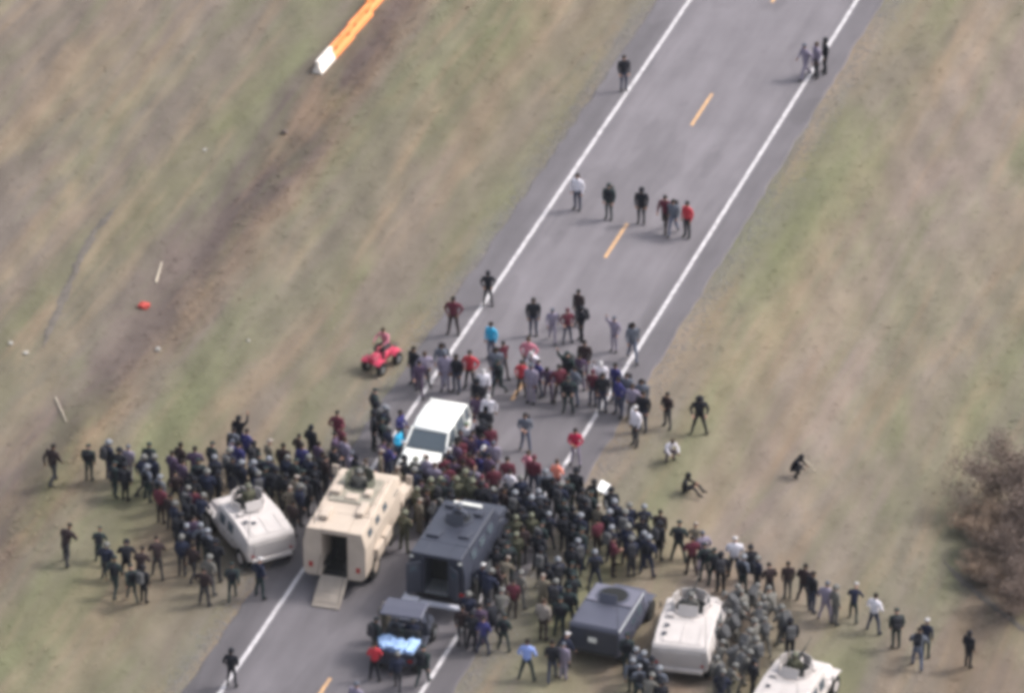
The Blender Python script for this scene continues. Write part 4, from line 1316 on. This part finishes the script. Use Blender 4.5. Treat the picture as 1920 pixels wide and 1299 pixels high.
# head x, head y, outfit, pose, area
TXT = '''
97 842 k walk A;165 834 d stand A;203 834 n stand A;222 850 b wide A;240 836 L stand A;251 834 d stand A;279 832 d stand A;297 836 b stand A;214 866 d stand2 A;233 872 b stand A;
275 872 s hips A;299 890 s stand2 A;266 862 f walk A;288 858 f stand A;309 856 l stand A;322 851 p stand2 A;338 838 k stand A;352 828 x stand A;365 846 p hold A;372 868 d stand A;342 868 p stand A;328 884 k wide A;356 886 x stand A;
385 848 s stand A;397 833 d stand A;418 832 m stand A;402 860 n stand A;388 888 n hold A;420 866 d wide A;430 850 f stand A;408 884 b stand A;372 905 b stand A;352 912 f stand2 A;
447 784 x raise_ B;460 792 W stand B;437 806 j stand B;462 813 u hold B;434 824 L stand B;447 838 u stand B;461 838 w stand B;476 832 x stand B;452 868 n stand B;474 868 s stand B;436 862 K stand B;486 854 d hips B;504 832 T stand B;531 838 k stand B;503 860 n hold B;520 862 d hold B;539 858 f stand B;553 866 d stand B;496 880 d hold B;515 886 b wide B;536 888 b stand B;556 896 T hips B;
560 814 k hips B;566 838 u stand B;583 803 x stand2 B;597 828 p stand B;578 858 f stand B;590 872 b wide B;568 884 d stand B;606 850 K stand B;470 892 f stand B;450 896 o hold B;
632 778 m hips E;640 800 M stand E;627 818 p stand2 E;646 824 l stand E;655 846 L walk E;624 846 K hold E;668 862 x stand E;684 868 t hold E;610 862 k stand E;
402 928 n lean C;384 912 b hold C;366 924 m stand C;300 914 m stand C;318 926 k stand C;327 942 n stand C;344 948 p hold C;360 938 x stand C;310 940 d stand2 C;336 966 x wide C;349 986 n walk C;376 984 s hips C;388 996 s hold C;362 970 p hold C;340 1012 f stand C;360 1022 k walk C;392 1046 G hips C;382 1066 k hips C;434 1058 d walk2 C;486 1052 h hips C;375 1040 b hold C;404 1020 b hold C;
122 994 k lean D;184 994 d lean D;199 1018 f hips D;213 1052 d walk D;236 1022 b lean D;262 1038 k lean D;294 1020 k lean D;246 1060 d walk D;268 1062 x stand D;
433 1218 b hips O;
702 734 d stand F;706 758 b hips F;722 768 n stand F;738 762 m stand2 F;716 784 d hold F;733 782 b stand F;750 776 u hold F;728 800 f stand F;744 802 s stand F;757 808 c hold F;722 828 p stand F;738 836 u hold F;750 842 x wide F;764 858 b hold F;700 776 x stand F;716 842 T stand F;
785 842 o raise_ G;800 858 l stand G;812 836 h stand G;822 852 m stand G;832 838 W stand G;846 858 p hold G;860 790 v raise_ G;845 802 b stand G;868 826 m hold G;856 836 p stand G;872 846 M stand G;840 872 m hips G;858 866 x stand G;815 876 l hold G;796 880 b stand G;780 872 f hold G;876 806 p stand G;868 868 k stand G;830 884 p stand G;
895 716 x stand H;893 745 p stand2 H;916 744 W walk H;911 770 x hold H;905 796 b stand H;919 804 m stand H;898 822 u hold H;884 822 p raise_ H;908 838 h stand H;924 826 L stand H;897 850 u hold H;880 852 m stand H;917 858 p stand H;985 778 j hold H;1079 806 q hold H;
936 862 x hips J;951 866 m stand J;956 880 w hips J;969 868 x stand J;990 846 P hips J;1001 862 M stand J;1013 866 d wide J;1023 884 s stand J;1044 866 O hold J;1006 886 n raise_ J;976 894 n hold J;988 900 f stand J;925 880 m stand J;891 874 l stand J;903 898 M hold J;919 896 m stand J;872 888 o raise_ J;886 906 o stand2 J;1080 886 b stand J;1036 896 b stand J;1050 912 f wide J;1064 902 d stand J;1077 908 s stand J;1092 916 b stand J;
935 918 k stand J;948 906 x stand J;962 914 n stand J;950 936 n hips J;968 940 f stand J;982 926 b wide J;996 938 n stand J;1010 920 s stand J;1024 936 b stand J;1040 936 f hold J;1056 936 d stand J;1070 930 d stand2 J;1012 950 b hold J;996 964 o hold J;980 956 b hold J;964 966 o hips J;1028 962 n wide J;1044 958 f stand J;1058 966 b stand J;1074 956 x stand2 J;1014 982 d wide J;906 926 b hold J;922 934 f stand J;
1114 902 x hips J;1108 926 d stand J;1098 942 b stand J;1122 948 T stand J;1088 970 n stand J;1106 966 k hold J;1120 972 m stand J;1074 986 b hips J;1090 998 d stand2 J;
842 884 o stand I;826 898 o hold I;808 906 o stand2 I;790 898 p stand I;776 884 f stand I;776 908 o lean I;760 912 o stand I;745 926 o bend I;730 904 T stand I;744 900 b stand I;800 924 k hold I;820 920 o stand I;838 912 d raise_ I;856 902 o stand I;866 920 b hold I;846 930 b lean I;786 934 T stand I;774 944 b wide I;814 940 f lean I;758 966 o hold I;776 966 b stand I;
545 912 T hips K;560 916 f stand K;572 900 b stand K;588 892 x wide K;548 938 k stand K;
924 998 x hips L;938 996 n stand L;952 990 d wide L;966 1000 o stand2 L;980 990 k stand L;994 996 d stand L;1010 1004 b hips L;1024 1012 s stand L;918 1022 b hold L;933 1030 s hold L;948 1022 d hips L;1084 1012 n stand L;1072 1030 b stand L;1100 1020 k stand L;1116 1036 n wide L;1014 1032 b stand L;1028 1040 s hips L;1046 1050 n stand L;1026 1062 x stand L;1070 1058 d wide L;1084 1056 s stand2 L;1042 1090 n stand L;1018 1080 T hold L;1032 1092 b wide L;1074 1082 d hold L;1066 1108 d hips L;946 1050 T lean L;900 1066 h hips L;912 1082 f lean L;976 1072 G hips L;962 1090 m stand2 L;930 1062 k hold L;938 1112 G lean L;954 1108 p hold L;1050 1126 d hold L;1000 1036 d hold L;1062 1074 x stand L;
1146 922 b stand M;1152 944 n stand M;1166 938 f stand M;1180 946 n stand M;1194 942 x hips M;1208 950 n wide M;1222 952 s stand M;1238 960 k stand M;1140 962 n wide M;1156 966 b stand M;1172 964 n hips M;1188 968 f stand M;1204 972 b wide M;1219 976 s hips M;1236 982 b stand M;1146 990 n hips M;1162 988 b hold M;1177 992 n hips M;1192 990 f hold M;1207 996 n stand M;1222 998 b stand M;1184 1012 n stand M;1214 1012 n wide M;1168 1010 f wide M;1198 1014 b wide M;1150 1010 m hold M;1234 1006 b hips M;1130 984 s stand M;1134 932 d wide M;
1273 986 d wide N;1290 990 p lean N;1304 982 T wide N;1318 1000 L hips N;1334 998 k hips N;1298 1010 m hold N;1322 1020 d hips N;1352 1042 x stand N;1340 1030 d hold N;1365 1036 K stand N;1378 1016 W hold N;1408 1024 b wide N;1394 1046 s hips N;1420 1044 f stand N;1384 1050 b stand2 N;1444 1058 k wide N;1452 1072 x lean N;1478 1054 k stand N;1508 1064 k wide N;1524 1080 K stand N;
1552 1098 L wide Q;1564 1102 G stand Q;1602 1100 h lean Q;1640 1118 w wide Q;1682 1146 d stand Q;1738 1164 h stand Q;1722 1188 j lean Q;1818 1182 x stand Q;
1083 330 w stand U;1142 348 d stand U;1203 356 x stand U;1250 370 m walk U;1262 376 j walk2 U;1289 382 r stand U;
1170 108 K stand V;1548 76 x stand V;1512 86 L walk V;1532 84 l stand V;
915 508 x hips T;850 562 m hips T;1000 564 K stand T;1036 576 L walk T;1064 578 M hips T;1085 546 k stand T;1090 574 x stand T;1152 594 L raise_ T;1186 612 j walk T;
921 608 c stand T;942 642 m walk T;930 656 j stand T;936 676 d walk2 T;991 640 P hips T;1006 656 W lean T;978 676 r hips T;1010 676 u hips T;996 690 L stand T;1028 688 p lean T;1048 688 m hips T;1064 668 d raise_ T;1096 644 k stand T;1086 664 p stand2 T;1078 692 j hips T;1098 698 r lean T;1112 694 M stand T;1126 680 W raise_ T;1142 676 w hips T;1154 688 u stand T;1168 684 W hold T;1130 706 K stand T;1144 712 w stand2 T;1160 714 u hips T;1176 704 j walk2 T;1190 700 K hips T;1203 714 j stand T;1066 708 d hips T;1116 720 K bend T;1186 722 l hips T;
1206 742 K stand T;1192 770 W stand T;1206 768 T stand T;
776 656 K stand W;796 662 l hips W;828 650 j walk W;852 670 K stand W;881 664 r hips W;906 690 W walk2 W;838 668 L stand W;786 676 p walk W;
1252 736 k hold R;1312 748 x wide R;1255 822 y crouch R;1288 890 x sit R;1492 852 x crouch R;
866 1142 k stand X;898 1140 p stand X;905 1158 u wide X;945 1152 d wide X;924 1140 b lean X;1019 1132 t stand X;988 1206 i wide X;1060 1192 h walk X;1040 1208 K walk2 X;1052 1204 L stand X;878 1118 f hold X;886 1150 b stand2 X;
704 1160 d hips Y;702 1206 r hold Y;745 1226 f walk Y;792 1216 d walk2 Y;724 1132 T stand Y;668 1288 L stand Y;
1352 1108 g lean Z;1372 1104 g stand Z;1392 1112 G lean Z;1412 1106 g bend Z;1432 1118 g stand Z;1450 1110 G lean Z;1364 1128 g bend Z;1384 1134 g lean Z;1404 1130 g stand Z;1424 1140 g lean Z;1444 1136 g bend Z;1464 1134 G stand Z;1376 1156 g lean Z;1396 1162 g bend Z;1416 1168 G stand Z;1436 1164 g lean Z;1456 1160 g stand Z;1356 1176 g lean Z;1376 1186 g bend Z;1398 1194 g lean Z;1418 1200 g stand Z;1350 1208 G lean Z;1372 1220 g bend Z;1392 1230 g lean Z;1344 1236 g stand Z;1366 1250 G lean Z;1482 1168 x stand Z;1472 1150 g lean Z;1412 1236 b stand Z;1352 1268 f lean Z;
1192 1214 n hold S;1206 1228 s hips S;1186 1238 s walk S;1222 1240 b stand S;1200 1256 s lean S;1236 1258 s hold S;1216 1274 G lean S;1176 1196 d stand S;1240 1280 b stand S;1182 1262 d lean S
'''
THIN = .445
rows = []
for r_ in TXT.replace('\n', '').split(';'):
    f_ = r_.split()
    if len(f_) == 5:
        rows.append([float(f_[0]), float(f_[1]), f_[2], f_[3], f_[4]])
# drop the entries that would stand inside one another: a body needs its room
keep_, pts_ = [], []
for r_ in rows:
    x, y, z = ground_at(r_[0], r_[1], POSES[r_[3]]['head'][2])
    if r_[4] in 'ABCGIJLMZTFNS' and any((x-a)**2+(y-b)**2 < THIN*THIN for a, b in pts_):
        continue
    keep_.append(r_)
    pts_.append((x, y))
rows = keep_
for i_, r_ in enumerate(rows):
    if r_[2] == 'n' and ((r_[4] in 'AC' and i_ % 2) or (r_[4] in 'JLM' and i_ % 2 == 0)):
        r_[2] = 'f'
POS, HH = [], []
for r_ in rows:
    h_ = POSES[r_[3]]['head'][2]
    x, y, z = ground_at(r_[0], r_[1], h_)
    POS.append([x, y])
    HH.append(h_)
POS = np.array(POS)
ORIG = POS.copy()
# people keep their elbows out of one another and out of the vehicles
for it in range(60):
    d = POS[:, None, :]-POS[None, :, :]
    L_ = np.linalg.norm(d, axis=2)+np.eye(len(POS))*9
    close = L_ < .47
    push = np.where(close[:, :, None], d/(L_[:, :, None]+1e-6)*((.47-L_)[:, :, None])*.35, 0).sum(1)
    POS = POS+push+(ORIG-POS)*.02
    for ox, oy, oaz, hw, hl in OBST:
        fx, fy = math.sin(oaz), math.cos(oaz)
        dx, dy = POS[:, 0]-ox, POS[:, 1]-oy
        a_ = dx*fx+dy*fy
        b_ = dx*fy-dy*fx
        ins = (np.abs(a_) < hl+.22) & (np.abs(b_) < hw+.12)
        pa, pb = hl+.22-np.abs(a_), hw+.12-np.abs(b_)
        for i in np.where(ins)[0]:
            if pa[i] < pb[i]:
                s_ = math.copysign(pa[i], a_[i]); POS[i] += (fx*s_, fy*s_)
            else:
                s_ = math.copysign(pb[i], b_[i]); POS[i] += (fy*s_, -fx*s_)
HATS = dict(hair=HAIR, cap=CAP, beanie=BEANIE, helm=HELM, hood=HOOD)
def set_slot(o, i, m):
    o.material_slots[i].link = 'OBJECT'
    o.material_slots[i].material = m
def person(x, y, z, az, outfit, pose, scale=1.0, bulk=None):
    top, tr, hat, hc, vest, pack, words = OUT[outfit]
    bk = bulk or (1.16 if (vest or outfit in 'kKxmMpjlLWtq') else 1.0)
    me, hm, tm = BODY[pose, bk]
    o = obj('person', me)
    o.location = (x, y, z)
    o.rotation_euler = (0, 0, -az)
    o.scale = (scale*random.uniform(.92, 1.10), scale, scale)
    set_slot(o, 0, random.choice(SKIN)); set_slot(o, 1, M[top]); set_slot(o, 2, M[tr]); set_slot(o, 3, M['boots'])
    h = obj(dict(hair='hair', cap='cap', beanie='beanie', helm='helmet', hood='hood')[hat], HATS[hat], o, hm)
    set_slot(h, 0, M[hc])
    if hat == 'helm' and outfit in 'nfsb':
        obj('visor', VISOR, h)
    if vest:
        v_ = obj('vest', VEST, o, tm)
        set_slot(v_, 0, M[vest])
    if not pack and outfit in 'bdxKnf' and random.random() < .28:
        pack = random.choice(('black', 'charcoal', 'camodark'))
    if pack:
        v_ = obj('backpack', PACK, o, tm)
        set_slot(v_, 0, M[pack])
    return o
POSEW = dict(stand='standing', stand2='standing', wide='feet apart', walk='walking', walk2='walking', hold='hands held in front', hips='hands on hips', raise_='one arm raised', arms='arms out', bend='bent over', lean='leaning', crouch='crouching', kneel='kneeling', sit='sitting', ride='riding')
# more than about 300 stand in view: the most hidden of the packed crowd become one object
W_ = np.array([w2px(x, y, gz(x, y)+h_) for (x, y), h_ in zip(POS, HH)])
score = []
for i in range(len(rows)):
    dx_, dy_ = np.abs(W_[:, 0]-W_[i, 0]), W_[:, 1]-W_[i, 1]
    fr = (dy_ > 3) & (dy_ < 60) & (dx_ < 24)
    score.append(float(((24-dx_[fr])*(62-dy_[fr])).sum())-W_[i, 1]*.8)
rank = np.argsort(np.argsort(-np.array(score)))
HIDDEN = max(0, len(rows)-300)
crowd_bm, crowd_mats = bmesh.new(), []
def melt(o):
    objs = [(o, o.matrix_basis.copy())]+[(c_, o.matrix_basis @ c_.matrix_basis) for c_ in o.children]
    for c_ in o.children:
        objs += [(g_, o.matrix_basis @ c_.matrix_basis @ g_.matrix_basis) for g_ in c_.children]
    for q_, mx_ in objs:
        nf = len(crowd_bm.faces)
        nv_ = len(crowd_bm.verts)
        crowd_bm.from_mesh(q_.data)
        crowd_bm.verts.ensure_lookup_table(); crowd_bm.faces.ensure_lookup_table()
        bmesh.ops.transform(crowd_bm, matrix=mx_, verts=crowd_bm.verts[nv_:])
        ids = []
        for sl_ in q_.material_slots:
            if sl_.material not in crowd_mats:
                crowd_mats.append(sl_.material)
            ids.append(crowd_mats.index(sl_.material))
        for f in crowd_bm.faces[nf:]:
            f.material_index = ids[min(f.material_index, len(ids)-1)]
    for q_, _ in objs:
        bpy.data.objects.remove(q_)
PEOPLE = []
for i_, (r_, (x, y), h_) in enumerate(zip(rows, POS, HH)):
    ph, az = AREA[r_[4]]
    a_ = R(az+random.gauss(0, 22))
    if r_[4] == 'Z': a_ = R(random.uniform(-60, 90))
    if r_[3] in ('sit', 'crouch'): a_ = R(dict(x=105, y=150)[r_[2]]) if r_[2] in 'xy' else a_
    z = gz(x, y)
    sc_ = random.uniform(.92, 1.07)
    if r_[4] == 'U' or r_[4] == 'V': sc_ = 1.0
    o = person(x, y, z, a_, r_[2], r_[3], sc_)
    if rank[i_] < HIDDEN:
        melt(o)
        continue
    PEOPLE.append((o, r_[2], r_[3], r_[4], w2px(x, y, z+h_)))
if crowd_mats:
    me_ = bpy.data.meshes.new('crowd')
    for m_ in crowd_mats:
        me_.materials.append(m_)
    crowd_bm.to_mesh(me_)
    tag(obj('crowd', me_), 'people mostly hidden behind others inside the packed crowd', None, kind='stuff')
crowd_bm.free()
def free_person(t_name, x, y, z, az, outfit, pose, label):
    o = person(x, y, z, az, outfit, pose)
    tag(o, label, 'person', 'people on vehicles')
    return o
def on(t, lx, ly, lz):
    m_ = Matrix.Translation(t.location) @ t.rotation_euler.to_matrix().to_4x4()
    return m_ @ Vector((lx, ly, lz))
for t_, oz, of, lab, po in ((hA, .95, 'o', 'gunner in olive helmet standing in the hatch of the far left tan truck', 'hold'), (hB, .88, 'G', 'gunner in grey helmet sunk in the hatch of the tan truck beside the slate one', 'hold'), (hC, .85, 'o', 'gunner in olive helmet in the hatch of the truck cut by the bottom edge', 'hold')):
    p_ = on(t_, 0, -.12, oz)
    free_person('p', p_.x, p_.y, p_.z, -t_.rotation_euler.z, of, po, lab)
bc = bpy.data.objects['police_armoured_truck']
p_ = on(bc, 0, -.25, 1.45)
free_person('p', p_.x, p_.y, p_.z, R(18), 's', 'hold', 'officer in pale helmet standing in the charcoal truck roof hatch')
mr = bpy.data.objects['mine_resistant_truck']
p_ = on(mr, 0, .12, 1.75)
free_person('p', p_.x, p_.y, p_.z, R(15), 'G', 'hold', 'gunner in grey helmet standing in the roof turret of the ramp truck')
x, y, z, az = UTV
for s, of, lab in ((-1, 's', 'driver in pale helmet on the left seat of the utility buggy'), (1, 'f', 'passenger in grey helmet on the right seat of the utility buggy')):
    q = Matrix.Translation((x, y, z)) @ Matrix.Rotation(-az, 4, 'Z') @ Vector((s*.33, -.18, .66))
    free_person('p', q.x, q.y, q.z, az, of, 'ride', lab)
x, y, z, az = QUAD
q = Matrix.Translation((x, y, z)) @ Matrix.Rotation(-az, 4, 'Z') @ Vector((0, -.25, .82))
free_person('p', q.x, q.y, q.z, az, 'P', 'ride', 'rider in pink jacket sitting on the red quad bike')

ORD = ['leftmost', 'second from left', 'third from left', 'fourth from left', 'fifth from left', 'sixth from left', 'seventh from left', 'eighth from left', 'ninth from left', 'tenth from left', 'eleventh from left', 'twelfth from left', 'thirteenth from left', 'fourteenth from left', 'fifteenth from left']
def nwords(s): return len(s.split())
KP = ('crouch', 'sit', 'kneel', 'raise_', 'bend', 'lean', 'wide', 'hips')
POSEW['hips'] = 'elbows out'
groups = {}
for rec in PEOPLE:
    groups.setdefault((rec[1], rec[3], rec[2] if rec[2] in KP else ''), []).append(rec)
for (of, ar, kp), recs in groups.items():
    recs.sort(key=lambda q: q[4][0])
    n = len(recs)
    for i, rec in enumerate(recs):
        base = 'person in '+OUT[of][6]
        phr = AREA[ar][0]
        if n == 1: o_ = ''
        elif n == 2: o_ = ('left', 'right')[i]+' one'
        elif i == n-1: o_ = 'rightmost'
        else: o_ = ORD[min(i, 14)]
        lab = base+(' '+POSEW[rec[2]] if n == 1 or kp else '')+', '+((o_+' of these ') if o_ else '')+phr
        if nwords(lab) > 16 and kp:
            lab = OUT[of][6]+' '+POSEW[rec[2]]+', '+((o_+' ') if o_ else '')+phr
        elif nwords(lab) > 16:
            lab = base+', '+((o_+' ') if o_ else '')+phr
        if nwords(lab) > 16:
            lab = OUT[of][6]+', '+((o_+' ') if o_ else '')+phr
        tag(rec[0], lab, 'person', 'people '+phr)

# ---------------------------------------------------------------- small things
M['trace'] = mat('dark_ground', (.105,.092,.082), .95, noise=.3, scale=3)
def trace(pts, w, label):
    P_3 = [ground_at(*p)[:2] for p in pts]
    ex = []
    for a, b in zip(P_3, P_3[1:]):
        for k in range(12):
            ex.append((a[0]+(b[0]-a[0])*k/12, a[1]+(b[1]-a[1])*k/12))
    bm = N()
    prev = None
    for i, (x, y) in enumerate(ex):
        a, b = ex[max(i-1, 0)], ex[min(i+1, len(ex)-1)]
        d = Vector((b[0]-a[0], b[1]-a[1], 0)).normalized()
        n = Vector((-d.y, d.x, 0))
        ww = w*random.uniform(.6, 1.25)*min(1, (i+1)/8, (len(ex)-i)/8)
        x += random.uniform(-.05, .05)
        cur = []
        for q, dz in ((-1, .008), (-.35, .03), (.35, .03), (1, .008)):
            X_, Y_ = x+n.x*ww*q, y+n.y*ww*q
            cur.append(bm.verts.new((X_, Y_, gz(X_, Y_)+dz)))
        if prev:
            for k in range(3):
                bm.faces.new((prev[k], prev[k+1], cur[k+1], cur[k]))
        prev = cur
    tag(obj('trace', mesh_of('trace', bm, M['trace'], True)), label, None, kind='structure')
trace([(222, 385), (180, 432), (152, 480), (130, 532), (104, 592), (78, 660)], .17, 'narrow dark curved erosion rut in the left field')
trace([(1768, 1050), (1828, 1108), (1895, 1160), (1965, 1215)], .16, 'thin dark line along the lower edge of the thicket')  # thin darker strip laid along the thicket's lower edge
# orange and white barricade by the ditch
segs = [('white', 0.0, 1.55), ('orange', 1.66, 2.3), ('orange', 4.06, 2.3), ('orange', 6.46, 2.3), ('orange', 8.86, 2.3)]
for k, (colr, v0_, ln) in enumerate(segs):
    x0, y0 = px2w(597, 122)
    u_, v_ = w2uv(x0, y0)
    x, y = uv2w(u_-.02+k*.02, v_+v0_+ln/2)
    t = thing('barrier', (x, y, gz(x, y)), ROAD_AZ+R(3))
    t.scale = (.68, 1, .75)
    pm = M['orangeplastic'] if colr == 'orange' else M['whiteplastic']
    bm = N()
    loft(bm, [[(-.34, yy, 0), (.34, yy, 0), (.30, yy, .18), (.14, yy, .42), (.11, yy, .82*zz), (-.11, yy, .82*zz), (-.14, yy, .42), (-.30, yy, .18)] for yy, zz in ((-ln/2, .96), (-ln/2+.12, 1), (ln/2-.12, 1), (ln/2, .96))])
    part('shell', bm, pm, t, .015)
    for q in (-.3, .3):
        bm = N()
        bx(bm, (0, q*ln, .50), (.34, .26, .10))
        part('fork_slot', bm, M['interior'] if colr != 'white' else M['whiteplastic'], t)
    bm = N()
    cyl(bm, (0, 0, .80), (0, 0, .88), .06, n=10)
    part('filler_cap', bm, pm, t)
    words = {0: 'white plastic barrier, the only white one, at the near end of the row', 1: 'orange plastic barrier next to the white one by the ditch', 2: 'second orange plastic barrier counting from the white one', 3: 'orange plastic barrier third from the white one, at the top frame edge', 4: 'orange plastic barrier farthest from the white one, past the frame edge'}
    tag(t, words[k], 'barrier', 'plastic barriers beside the ditch')
# white sign board held above the navy block
x, y, z = ground_at(1132, 912, 1.75)
bm = N()
bx(bm, (0, 0, .0), (.42, .03, .50), Euler((R(-25), R(38), 0)))
cyl(bm, (0, .0, -.9), (0, 0, -.1), .015, n=6)
o = obj('placard', mesh_of('placard', bm, [M['paper']]))
o.location = (x, y, z+1.72)
o.rotation_euler = (R(-38), 0, R(15))
tag(o, 'bright white sign board held up above the navy block', 'placard')
# long pale pole of the kneeling person
def pole(p0, p1, h0, h1, r, m, name, label, cat):
    a = ground_at(*p0, h0); b = ground_at(*p1, h1)
    bm = N()
    A = Vector((a[0], a[1], a[2]+h0)); B = Vector((b[0], b[1], b[2]+h1))
    mid = (A+B)/2
    cyl(bm, A-mid, B-mid, r, r*.7, 7)
    o = obj(name, mesh_of(name, bm, m))
    o.location = mid
    tag(o, label, cat)
pole((1508, 862), (1530, 882), .55, .06, .03, M['wood'], 'pole', 'long pale pole slanting to the grass beside the crouching black clad person', 'pole')
pole((783, 1228), (798, 1250), .85, .15, .05, M['paper'], 'baton', 'pale stick slanting down at the right rear of the buggy', 'stick')
pole((292, 530), (303, 492), .03, .05, .05, M['wood'], 'branch', 'pale dead branch lying along the left ditch above the red cloth', 'branch')
pole((104, 745), (124, 790), .03, .05, .035, M['wood'], 'branch', 'thin pale branch lying on the grass at far left', 'branch')
def blob(px, py, s, m, name, label, cat, flat=.6, seed=1):
    x, y, z = ground_at(px, py)
    bm = N()
    bmesh.ops.create_icosphere(bm, subdivisions=2, radius=1)
    r = random.Random(seed)
    for v in bm.verts:
        v.co *= r.uniform(.72, 1.15)
        v.co = Vector((v.co.x*s, v.co.y*s*.8, v.co.z*s*flat))
    o = obj(name, mesh_of(name, bm, m))
    o.location = (x, y, z+s*flat*.5)
    tag(o, label, cat)
blob(270, 577, .26, M['redcloth'], 'cloth', 'crumpled faded red cloth lying beside the left ditch', 'cloth', .7, 3)
blob(48, 664, .12, M['stone'], 'rock', 'pale rock at the far left edge, nearer of the two', 'rock', .8, 4)
blob(20, 645, .11, M['stone'], 'rock', 'pale rock at the far left edge, farther of the two', 'rock', .8, 5)
blob(296, 657, .13, M['stone'], 'rock', 'pale rock in the grass below the red cloth', 'rock', .8, 6)
blob(384, 283, .10, M['stone'], 'rock', 'small pale rock in the upper left field', 'rock', .8, 7)
blob(466, 640, .07, M['stone'], 'rock', 'tiny pale rock on the green verge, left of the road', 'rock', .8, 8)
blob(533, 251, .16, M['bark'], 'stump', 'dark weathered stump beside the ditch in the upper left', 'stump', 1.0, 9)
# thin damp air between the aircraft and the ground
def haze(density):
    bm = N()
    bmesh.ops.create_cube(bm, size=1.0)
    lo, hi = Vector((-4600, -4600, -12)), Vector((4600, 4600, 136))
    for v in bm.verts:
        v.co = Vector([(lo[i]+hi[i])/2+v.co[i]*(hi[i]-lo[i]) for i in range(3)])
    m = bpy.data.materials.new('haze_air')
    t = nt_clear(m)
    t.nodes.remove(t.nodes['Principled BSDF'])
    v = t.nodes.new('ShaderNodeVolumePrincipled')
    v.inputs['Color'].default_value = (.90, .93, 1.0, 1)
    v.inputs['Density'].default_value = density
    t.links.new(v.outputs[0], t.nodes['Material Output'].inputs['Volume'])
    tag(obj('haze', mesh_of('haze', bm, m)), 'thin pale haze between the camera and the ground', None, kind='stuff')
haze(.00005)
print('people', len(PEOPLE)+8)
